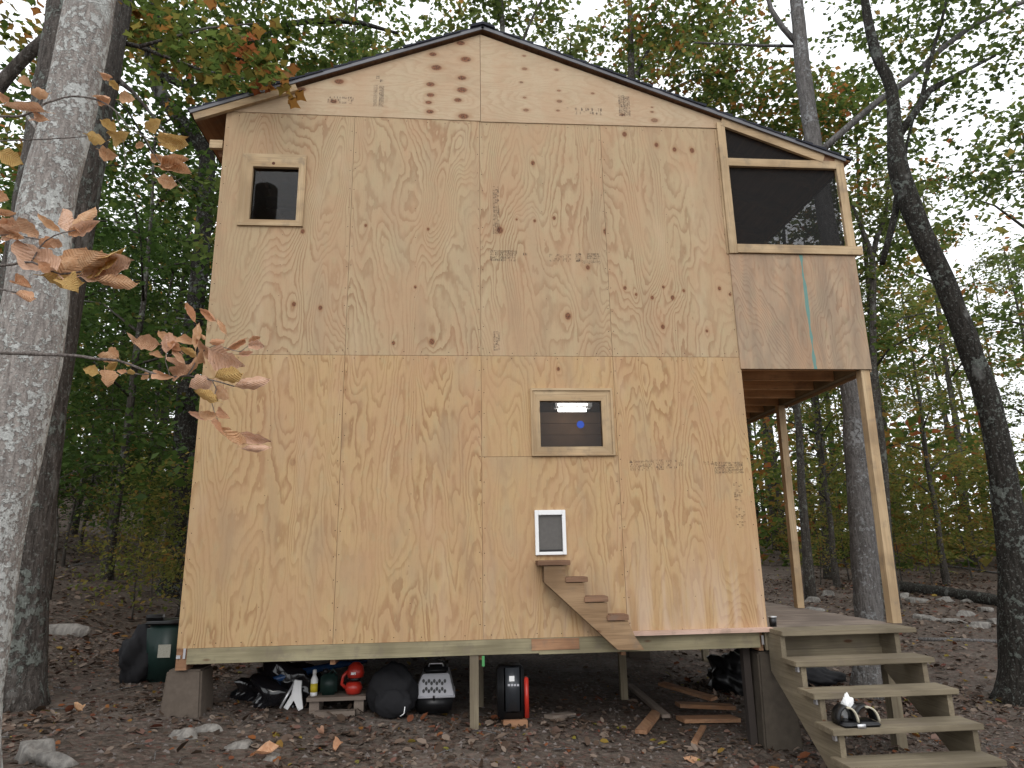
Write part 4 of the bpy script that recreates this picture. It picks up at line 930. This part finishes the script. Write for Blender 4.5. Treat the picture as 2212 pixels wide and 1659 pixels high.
# plank platform
y = max(.12, gp(725, 1546).y); a, b = aty(662, 1508, y), aty(790, 1508, y)
zt = a.z; pl = empty('plank_platform', ((a.x+b.x)/2, y, gz(a.x, y))); tag(pl, 'low platform of weathered planks holding bottles and a red tool', 'platform')
MB().box(a.x, b.x, y, y+.13, zt-.03, zt).build('plank', M['lum_deck']['x'], pl); MB().box(a.x+.01, b.x, y+.135, y+.27, zt-.03, zt).build('plank', M['lum_deck']['x'], pl)
for x in (a.x+.02, b.x-.1): MB().box(x, x+.08, y+.03, y+.26, gz(x, y)-.04, zt-.031).build('block', M['lum_deck']['y'], pl)
MB().box(a.x+.08, b.x-.08, y-.06, y+.02, gz(a.x, y)-.01, gz(a.x, y)+.03).build('plank', M['lum_deck']['x'], pl)
q = aty(678, 1492, y+.09); h = .19
bt = empty('spray_bottle', (q.x, y+.09, zt)); tag(bt, 'slim white bottle with a yellow label on the plank platform', 'bottle')
MB().lathe((q.x, y+.09, zt), [(.026, 0), (.030, .01), (.030, .13), (.018, .155), (.014, .17)], 18).build('body', M['white'], bt, True)
MB().lathe((q.x, y+.09, zt), [(.016, .1705), (.016, .205), (.008, .21)], 14).build('cap', M['white'], bt, True)
MB().lathe((q.x, y+.09, zt), [(.0306, .03), (.0306, .10)], 18).build('paper_band', M['yellow'], bt, True)
q = aty(710, 1500, y+.12); jg = empty('oil_jug', (q.x, y+.12, zt)); tag(jg, 'dark green oil jug standing left of the red tool', 'jug')
rbox('body', M['dkgreen'], jg, q.x-.07, q.x+.07, y+.07, y+.17, zt, zt+.17, .02); MB().lathe((q.x-.035, y+.12, zt), [(.022, .171), (.022, .205)], 14).build('cap', M['black'], jg, True)
MB().tube([(q.x+.0, y+.12, zt+.165), (q.x+.03, y+.12, zt+.205), (q.x+.06, y+.12, zt+.165)], [.011]*3, 8).build('handle', M['dkgreen'], jg, True)
q = aty(762, 1510, y+.06); rt = empty('red_power_tool', (q.x, y+.06, zt)); tag(rt, 'glossy red power tool with two rounded housings on the plank platform', 'power tool')
MB().lathe((q.x+.0, y+.09, zt+.085), [(.02, -.085), (.06, -.075), (.075, -.03), (.06, .01), (.03, .02)], 20).build('motor_housing', M['red'], rt, True)
MB().lathe((q.x+.01, y+.10, zt+.105), [(.05, .004), (.055, .03)], 18).build('collar', M['black'], rt, True)
MB().lathe((q.x+.012, y+.10, zt+.14), [(.066, -.004), (.075, .03), (.062, .085), (.03, .115), (.008, .12)], 20).build('top_housing', M['red'], rt, True)
MB().tube([(q.x-.06, y+.08, zt+.05), (q.x-.10, y+.07, zt+.09), (q.x-.09, y+.07, zt+.15), (q.x-.04, y+.09, zt+.2)], [.014]*4, 8).build('handle', M['red'], rt, True)
MB().box(q.x-.018, q.x+.022, y+.026, y+.034, zt+.165, zt+.185).build('sticker', M['white'], rt)
# backpack
y = max(.12, gp(842, 1557).y); c = aty(842, 1555, y); zf = gz(c.x, y)
bp = empty('backpack', (c.x, y, zf)); tag(bp, 'slumped black backpack between the plank platform and the pet carrier', 'bag')
crumple('body', M['black_matt'], bp, (c.x, y+.16, zf+.19), (.205, .14, .215), 9, .10)
crumple('front_pocket', M['black_matt'], bp, (c.x+.02, y+.04, zf+.12), (.15, .06, .115), 10, .08)
q = aty(873, 1538, y-.03); MB().tube([(q.x-.03, y-.035, q.z-.03), (q.x, y-.036, q.z-.01), (q.x+.005, y-.032, q.z+.04)], [.004]*3, 6).build('piping', M['white'], bp, True)
# pet carrier
y = max(.12, gp(938, 1550).y); a, b = aty(897, 1550, y), aty(980, 1550, y); zf = gz(a.x, y)
seam = aty(938, 1505, y).z; top = aty(938, 1457, y).z; top2 = aty(938, 1440, y).z; x0, x1 = aty(893, 1505, y).x, aty(981, 1505, y).x; t0, t1 = aty(912, 1457, y).x, aty(970, 1457, y).x
pc = empty('pet_carrier', ((x0+x1)/2, y+.2, zf)); tag(pc, 'pet carrier with grey perforated front and black base under the cabin', 'pet carrier')
rbox('base', M['black'], pc, x0, x1, y, y+.42, zf, seam-.003, .02, .03)
P = [(x0, y-.004, seam), (x1, y-.004, seam), (x1, y+.42, seam), (x0, y+.42, seam), (t0, y+.03, top), (t1, y+.03, top), (t1, y+.39, top), (t0, y+.39, top)]
MB().poly(P, ((0,3,2,1),(4,5,6,7),(0,1,5,4),(1,2,6,5),(2,3,7,6),(3,0,4,7))).build('shell', M['grey'], pc, bevel=.008)
rbox('rim', M['grey'], pc, x0-.008, x1+.008, y-.012, y+.43, seam-.012, seam+.004, .004)
rbox('lid', M['black'], pc, t0+.01, t1-.01, y+.04, y+.38, top+.001, top2-.015, .015)
MB().tube([(t0+.05, y+.1, top2-.02), (t0+.06, y+.1, top2+.01), (t1-.06, y+.1, top2+.01), (t1-.05, y+.1, top2-.02)], [.007]*4, 8).build('handle', M['steel'], pc, True)
for r, (vv, n, off) in enumerate(((1471, 5, 0), (1476, 4, 1), (1488, 4, 1), (1493, 5, 0))):
    for i in range(n):
        u = 938 + (i-(n-1)/2)*11.5
        t_ = (seam-aty(u, vv, y).z)/(seam-top); yy = y-.004+t_*.034
        q = aty(u, vv, yy-.004); MB().lathe((q.x, yy-.0035, q.z), [(.012, -.0008), (.012, .0008)], 10, Matrix.Rotation(math.pi/2-.15, 4, 'X') @ Matrix.Scale(1.35, 4, (0, 1, 0))).build('air_hole', M['black'], pc)
rbox('latch', M['black'], pc, (x0+x1)/2-.008, (x0+x1)/2+.008, y-.022, y-.012, seam-.02, seam+.012, .002)
# black upright heater box on a block
y = max(.12, gp(1110, 1576).y); a, b = aty(1076, 1556, y), aty(1132, 1440, y); zb = a.z
hb = empty('upright_case', (a.x+.1, y+.1, zb)); tag(hb, 'upright black hard case with a red edge strip standing on a block', 'case')
rbox('body', M['black'], hb, a.x, b.x, y, y+.22, zb, b.z, .018)
q1, q2 = aty(1092, 1540, y), aty(1122, 1452, y); rbox('front_panel', plain('charcoal_panel', (.03, .033, .038), .3, .5), hb, q1.x-.01, q2.x+.01, y-.014, y+.01, q1.z, q2.z+.05, .012)
rbox('edge_strip', M['red'], hb, b.x+.001, b.x+.035, y+.0, y+.10, zb+.005, b.z-.09, .006)
q1, q2 = aty(1100, 1472, y-.016), aty(1111, 1460, y-.016); MB().box(q1.x, q2.x, y-.018, y-.0145, q1.z, q2.z).build('sticker', M['white'], hb)
for i in range(4):
    q = aty(1097+i*6.5, 1480, y-.016); MB().box(q.x, q.x+.018, y-.018, y-.0145, q.z-.008, q.z+.008).build('display_mark', M['grey'], hb)
o = MB().box(a.x+.04, b.x+.02, y-.03, y+.25, gz(a.x, y)-.03, zb-.001).build('wood_block', M['lum_brown']['x'], None, bevel=.006); tag(o, 'short wood block under the upright black case', 'wood block')
# scrap boards
def scrap(u0, v0, u1, v1, w, th, dz, label, mat):
    p, q = gp(u0, v0), gp(u1, v1); p.z = gz(p.x, p.y)+dz; q.z = gz(q.x, q.y)+dz
    o = MB().beam(p, q, w, th).build('scrap_board', mat, None); tag(o, label, 'board')
LB = M['lum_brown']; LNx = M['lum_new']
scrap(1385, 1590, 1420, 1545, .10, .03, .03, 'short offcut poking out of the scrap heap on its left', LB['y'])
scrap(1470, 1562, 1590, 1560, .16, .035, .03, 'wide bottom board of the scrap heap under the cabin', LB['x'])
scrap(1465, 1540, 1585, 1545, .14, .035, .075, 'orange brown board on top of the scrap heap', lumber('lumber_orange', (.36, .20, .11), (.25, .125, .065), 'x'))
scrap(1430, 1500, 1545, 1535, .12, .03, .11, 'slanting board reaching back over the scrap heap', LB['x'])
scrap(1360, 1490, 1440, 1560, .08, .03, .05, 'grey plank slanting across the dirt left of the scrap heap', M['lum_deck']['y'])
scrap(1185, 1555, 1235, 1548, .10, .03, .02, 'small weathered offcut right of the upright case', M['lum_deck']['x'])
scrap(1500, 1612, 1520, 1575, .05, .02, .02, 'splinter of wood in front of the scrap heap', LB['y'])
c = gp(1610, 1505); o = crumple('dark_tarp', M['black'], None, (c.x, c.y+.3, c.z+.15), (.28, .3, .28), 21, .3); tag(o, 'bundled black tarp beside the dark pier', 'tarp')
q = gp(1780, 1484); o = crumple('dark_sheet', M['black_matt'], None, (q.x, q.y+.3, q.z+.06), (.35, .3, .12), 22, .2); tag(o, 'flat black sheet heaped on the ground behind the steps', 'sheet')
# sandals on the fourth tread
zt = nz[3]; yt = ny[3]
sh = empty('sandals', (4.98, yt+.1, zt)); tag(sh, 'pair of black sandals with cream straps left on a step', 'sandals')
for i, (u, w) in enumerate(((1813, .07), (1857, .085))):
    q = atz(u, 1560, zt); x = q.x; y = yt+.08
    rbox('sole', M['black'], sh, x-w*.85, x+w*.85, y-.05, y+.13, zt, zt+.028, .01)
    arc = [(x+w*math.cos(t), zt+.026+.105*math.sin(t)) for t in np.linspace(math.pi, 0, 14)]; inn = [(x+(w-.012)*math.cos(t), zt+.026+.093*math.sin(t)) for t in np.linspace(0, math.pi, 14)]
    n = len(arc)
    for nm, y0, y1, g, mt in (('upper', y, y+.10, 0, 'black'), ('strap', y-.022, y-.001, 1, 'cream')):
        A = arc if not g else arc[6:]; I = inn if not g else inn[:8]
        V = [(px, y0, pz) for px, pz in A+I] + [(px, y1, pz) for px, pz in A+I]; m_ = len(A+I); a_ = len(A)
        F = [(j, j+1, m_-2-j, m_-1-j) for j in range(a_-1)] + [(2*m_-1-j, 2*m_-2-j, m_+j+1, m_+j) for j in range(a_-1)] + [(j, j+m_, (j+1) % m_+m_, (j+1) % m_) for j in range(m_)]
        MB().poly(V, F).build(nm, M[mt], sh, True)
q = atz(1834, 1562, zt); rbox('name_tag', M['steel'], sh, q.x-.03, q.x+.03, yt+.006, yt+.014, zt+.001, zt+.03, .003)
q = aty(1832, 1525, yt+.2); o = crumple('paper_wad', M['white'], None, (q.x, yt+.2, zt+.09), (.045, .03, .085), 30, .25); tag(o, 'crumpled white paper behind the sandals', 'paper')
# cup on the deck
q = atz(1670, 1350, .03); cu = empty('metal_cup', (q.x, q.y, .03)); tag(cu, 'small dark cup with a pale rim on the deck by the wall corner', 'cup')
cx = 4.955; cy = .05
MB().lathe((cx, cy, .031), [(.028, 0), (.034, .075)], 16).build('body', M['black'], cu, True); MB().lathe((cx, cy, .031), [(.036, .0755), (.036, .084)], 16).build('rim', M['steel'], cu, True)
# a few single bright leaves on the soil
def big_leaf_mesh(name, curl, fold, wave, seed, n=8, mw=5):
    r = random.Random(seed); V = []; F = []; bend = r.uniform(-.45, .45); twist = r.uniform(-.9, .9)
    for i in range(n+1):
        t = i/n; wd = (math.sin(math.pi*min(1, t**.80))**.58)*.26*(1-.12*t)+.004; wd *= 1+r.uniform(-.06, .06)
        for j in range(mw):
            s = (j/(mw-1)-.5)*2
            edge = 1+.16*math.sin(t*17+seed*2+s)*abs(s)
            V.append((t+.05*math.sin(s*2+seed), s*wd*edge*(1-.35*abs(fold)*abs(s)) + bend*math.sin(t*2.4)*.22, curl*(t-.45)**2*1.7 + fold*(abs(s)**1.4)*wd*2.6 + wave*math.sin(t*8+s*2.4+seed)*.055*(.3+abs(s)) + twist*s*wd*(t-.3)*2 - curl*.1))
    for i in range(n):
        for j in range(mw-1): F.append((i*mw+j, (i+1)*mw+j, (i+1)*mw+j+1, i*mw+j+1))
    V += [(-.22, .008, -.02), (-.22, -.008, -.02), (.02, -.010, .002), (.02, .010, .002)]; k_ = len(V); F.append((k_-4, k_-3, k_-2, k_-1))
    me = bpy.data.meshes.new(name); me.from_pydata(V, [], F); me.update(); me.shade_smooth(); return me
def dryleaf(name, c1, c2, vein):
    m, t, b = newmat(name); k = NT(t); tc = k.n('ShaderNodeTexCoord').outputs['Object']; sp = k.n('ShaderNodeSeparateXYZ'); k.l(tc, sp.inputs[0])
    ay = k.math('ABSOLUTE', sp.outputs['Y']); ph = k.math('SUBTRACT', k.math('MULTIPLY', sp.outputs['X'], 11.0), k.math('MULTIPLY', ay, 13.0))
    fr = k.math('ABSOLUTE', k.math('SUBTRACT', k.math('FRACT', ph), .5)); v = k.rng(fr, .0, .10, 1, 0)
    v = k.math('MAXIMUM', k.math('MULTIPLY', v, .55), k.rng(ay, .004, .014, 1, 0))
    oi = k.n('ShaderNodeObjectInfo').outputs['Random']
    col = k.mix(k.rng(k.noise(tc, 5, 4, .6), .3, .7), c1, c2); col = k.mix(k.math('MULTIPLY', oi, .22), col, (c2[0]*.8, c2[1]*.55, c2[2]*.45)); col = k.mix(k.math('MULTIPLY', v, k.rng(k.noise(tc, 4, 2), .3, .7, .05, .45)), col, vein)
    col = k.mix(k.rng(k.noise(tc, 14, 3, .6), .62, .72, 0, .6), col, (.12, .05, .025))
    k.l(col, b.inputs['Base Color']); b.inputs['Roughness'].default_value = .55; b.inputs['Specular IOR Level'].default_value = .3
    k.bump(k.math('ADD', fr, k.noise(tc, 9, 3)), b, .5, .03)
    tr = k.n('ShaderNodeBsdfTranslucent'); k.l(col, tr.inputs['Color']); mx = k.n('ShaderNodeMixShader'); mx.inputs[0].default_value = .25
    k.l(b.outputs[0], mx.inputs[1]); k.l(tr.outputs[0], mx.inputs[2]); k.l(mx.outputs[0], t.nodes['Material Output'].inputs['Surface']); return m
DL = {'t': dryleaf('dry_leaf_tan', (.70, .45, .27), (.60, .34, .18), (.78, .55, .38)), 'p': dryleaf('dry_leaf_pink', (.78, .53, .39), (.68, .42, .28), (.82, .62, .50)),
      'o': dryleaf('dry_leaf_orange', (.72, .44, .27), (.64, .34, .19), (.68, .38, .2)), 'y': dryleaf('dry_leaf_yellow', (.62, .43, .16), (.54, .34, .12), (.68, .52, .24)), 'b': dryleaf('dry_leaf_brown', (.66, .43, .28), (.57, .33, .20), (.66, .44, .28))}
LMESH = [big_leaf_mesh('leaf', c, f, w, s) for c, f, w, s in ((.3, .45, .9, 1), (-.5, .4, 1.1, 2), (.7, .75, .8, 3), (-.3, -.35, .9, 4), (.2, 1.0, 1.2, 5), (.9, .5, 1.0, 6))]
LV = {(i, c): None for i in range(6) for c in DL}
for (i, c) in LV:
    me = LMESH[i].copy(); me.name = 'leaf'; me.materials.append(DL[c]); LV[i, c] = me
def put_leaf(parent, ub, vb, ut, vt, wpx, Y, col, seed, tilt=None):
    """leaf from its base pixel to its tip pixel near depth Y; width in photo pixels"""
    r = random.Random(seed); a = aty(ub, vb, Y); b = aty(ut, vt, Y+r.uniform(-.05, .05)); d = (b-a)*1.1; L = d.length
    me = LV[r.randrange(6) if tilt is None else tilt, col]; wr = max(.6, min(1.8, 1.5*wpx*pxm(a)/(L*.52)))
    x = d.normalized(); view = (CAM-a).normalized(); z = (view - x*view.dot(x)).normalized(); z = (Matrix.Rotation(r.uniform(-.4, .4), 3, x) @ z); yv = z.cross(x)
    o = bpy.data.objects.new('leaf', me); C.objects.link(o)
    mt = Matrix(((x.x, yv.x, z.x, a.x), (x.y, yv.y, z.y, a.y), (x.z, yv.z, z.z, a.z), (0, 0, 0, 1))) @ Matrix.Diagonal((L, L*wr, L*min(.75, wr), 1))
    o.parent = parent; o.matrix_parent_inverse = parent.matrix_world.inverted(); o.matrix_basis = mt
    return o
twigm = bark('twig_bark', (.10, .08, .07), (.28, .25, .23), 0, scale=2)
def spray(name, label, conv, sc, Y, leaves, twigs):
    ps = [aty(*conv(*t), Y) for t in twigs[0][0]]
    e = empty(name, ps[0]); tag(e, label, 'branch')
    for pts, r0, r1 in twigs:
        P = [aty(*conv(*t), Y+.02*math.sin(i*1.7)) for i, t in enumerate(pts)]; n = len(P)
        a, b = resample(P, [(r0+(r1-r0)*i/(n-1)) for i in range(n)], .03, .001, 4)
        MB().tube(a, b, 7).build('twig', twigm, e, True)
    for i, (bx, by, tx, ty, w, c) in enumerate(leaves):
        u0, v0 = conv(bx, by); u1, v1 = conv(tx, ty); put_leaf(e, u0, v0, u1, v1, w*sc, Y+.05*math.sin(i*2.3), c, i*7+len(label))
z8 = lambda x, y: ((220+x/3.19)/1.3888, (880+y/3.19)/1.3888)
spray('dry_branch', 'low branch of curled tan leaves hanging in front of the plywood corner', z8, 1/4.43, -3.3,
 [(1180,300,1090,165,70,'o'),(1385,270,1262,185,70,'o'),(1465,400,1385,270,30,'t'),(600,480,540,385,45,'b'),(820,490,600,480,120,'b'),(890,590,890,435,120,'p'),(1000,480,860,380,90,'t'),(1165,460,975,420,70,'t'),(1030,560,940,480,85,'o'),
  (1180,600,1020,540,60,'y'),(1170,540,1200,320,40,'t'),(850,600,730,560,50,'t'),(430,640,250,610,85,'t'),(435,620,390,525,85,'t'),(430,650,335,715,75,'y'),(240,770,110,740,95,'y'),(300,725,310,875,150,'t'),(570,690,510,660,35,'y'),(520,760,460,740,45,'o'),
  (600,760,530,750,40,'y'),(720,770,650,820,65,'t'),(930,795,750,735,65,'o'),(940,800,1110,720,95,'b'),(1090,720,900,600,65,'b'),(1070,680,960,560,50,'b'),(1060,790,1190,580,45,'t'),(1310,530,1620,650,190,'p'),(1250,660,1240,540,75,'t'),(1440,550,1625,450,65,'o'),
  (1700,490,1850,520,80,'p'),(1690,450,1800,415,50,'o'),(1590,590,1710,560,55,'p'),(1350,810,1575,770,125,'y'),(1540,890,1840,820,95,'p'),(1330,830,1145,905,125,'p'),(1380,1030,1170,955,85,'y'),(1370,890,1490,985,105,'t'),(1300,1215,1155,1165,55,'p'),
  (1350,1180,1195,1130,80,'t'),(1350,1140,1460,1195,75,'o'),(1430,1320,1355,1190,40,'o'),(1420,1320,1630,1490,95,'t'),(1570,1350,1865,1400,85,'p'),(1610,1485,1855,1465,50,'p'),(1320,640,1200,440,60,'b'),(1310,470,1440,440,55,'o'),(1260,440,1210,400,30,'t')],
 [([(-700,570),(-300,585),(20,598),(240,630),(430,645),(640,720),(800,780),(930,800),(1090,790),(1330,832),(1540,890)], .007, .0025), ([(360,745),(640,775),(760,775)], .0025, .002), ([(1090,790),(1180,640),(1200,450)], .003, .0015), ([(1330,832),(1372,920),(1322,1050),(1355,1150),(1430,1320)], .002, .0012), ([(930,800),(880,590),(1000,480)], .002, .0012), ([(1200,590),(1350,500),(1600,560),(1700,480)], .002, .0012)])
z1 = lambda x, y: (x/2.880, y/2.880)
z5 = lambda x, y: (x/3.072, 540+y/3.072)
spray('dry_branch', 'cluster of curled pinkish dead leaves in front of the lichened trunk', z5, 1/3.072, -3.45,
 [(390,165,205,5,170,'p'),(400,160,535,-10,150,'t'),(550,140,650,20,115,'t'),(560,140,815,-5,85,'y'),(570,165,890,95,130,'p'),(640,205,885,220,75,'t'),(280,170,525,205,95,'y'),(400,190,480,265,95,'y'),(600,190,695,180,65,'o'),(105,215,205,255,75,'o'),(95,290,205,315,55,'o'),
  (470,-120,415,-275,75,'p'),(490,-130,620,-280,65,'t'),(405,-110,295,-215,45,'t'),(530,-125,655,-185,90,'p'),(470,-125,555,-100,55,'o'),(255,-80,170,-210,75,'b'),(265,-20,350,-70,95,'o'),(170,-120,10,-175,75,'b'),(100,-100,190,-80,50,'t'),(0,-80,85,-110,60,'b'),(0,-240,130,-240,45,'t'),(330,-40,410,-20,60,'b'),(300,100,250,40,100,'t'),(440,120,480,40,90,'t'),(150,-150,60,-120,70,'o'),(60,-200,-20,-150,60,'o'),(330,150,260,90,90,'o'),(650,150,780,60,70,'o')],
 [([(-300,130),(-60,110),(90,95),(210,80),(400,160),(560,140),(640,190)], .006, .0025), ([(210,80),(300,-60),(420,-115),(500,-130)], .003, .002), ([(-200,250),(0,260),(110,285)], .004, .003), ([(-200,-80),(60,-100),(260,-70)], .003, .002)])
spray('dry_branch', 'upper spray of olive and tan leaves hanging between the left trunks and the eave', z1, 1/2.880, -3.2,
 [(720,830,640,755,85,'y'),(690,870,790,850,75,'y'),(620,930,725,955,105,'t'),(910,805,1000,765,90,'y'),(985,850,1155,835,80,'y'),(1030,890,1160,915,75,'y'),(940,970,1040,985,60,'t'),(1000,1030,1160,1000,75,'t'),(1000,1040,1175,1085,95,'t'),(980,1110,1090,1145,105,'t'),(540,835,645,865,85,'y'),
  (740,620,830,625,80,'t'),(610,600,690,590,70,'o'),(680,500,730,560,60,'y'),(620,450,680,480,50,'o'),(0,940,135,1010,140,'y'),(-10,1220,70,1245,75,'t'),(300,580,205,590,75,'t'),(290,700,60,685,55,'b'),(200,735,275,750,50,'o'),(120,480,180,540,60,'t'),(850,910,905,905,35,'t'),(0,590,60,600,50,'o')],
 [([(-300,760),(0,725),(150,718),(290,640),(450,600),(600,620),(720,690),(800,790),(900,850),(1000,890)], .006, .002), ([(720,690),(770,900),(780,1100)], .002, .001), ([(900,850),(985,1000),(1090,1110),(1180,1200)], .002, .0015), ([(-100,880),(200,870),(540,850)], .003, .002)])
# single fallen leaves that stand out on the soil
for i, (u, v, w, c, lab) in enumerate(((548,1638,46,'o','large rusty leaf on the soil at the bottom left'), (725,1625,34,'o','orange leaf on the soil below the plank platform'), (175,1545,30,'t','tan leaf beside the foot of the dark trunk'), (1505,1640,40,'o','rusty leaf on the soil in front of the scrap heap'), (690,1592,26,'p','pale leaf lying below the plank platform'))):
    p = gp(u, v); L = w*pxm(p)
    o = bpy.data.objects.new('fallen_leaf', LV[i % 6, c]); C.objects.link(o); o.location = p+Vector((0, 0, .02)); o.scale = (L*1.2, L*1.3, L); o.rotation_euler = (.25, -.2, i*1.3); tag(o, lab, 'leaf')
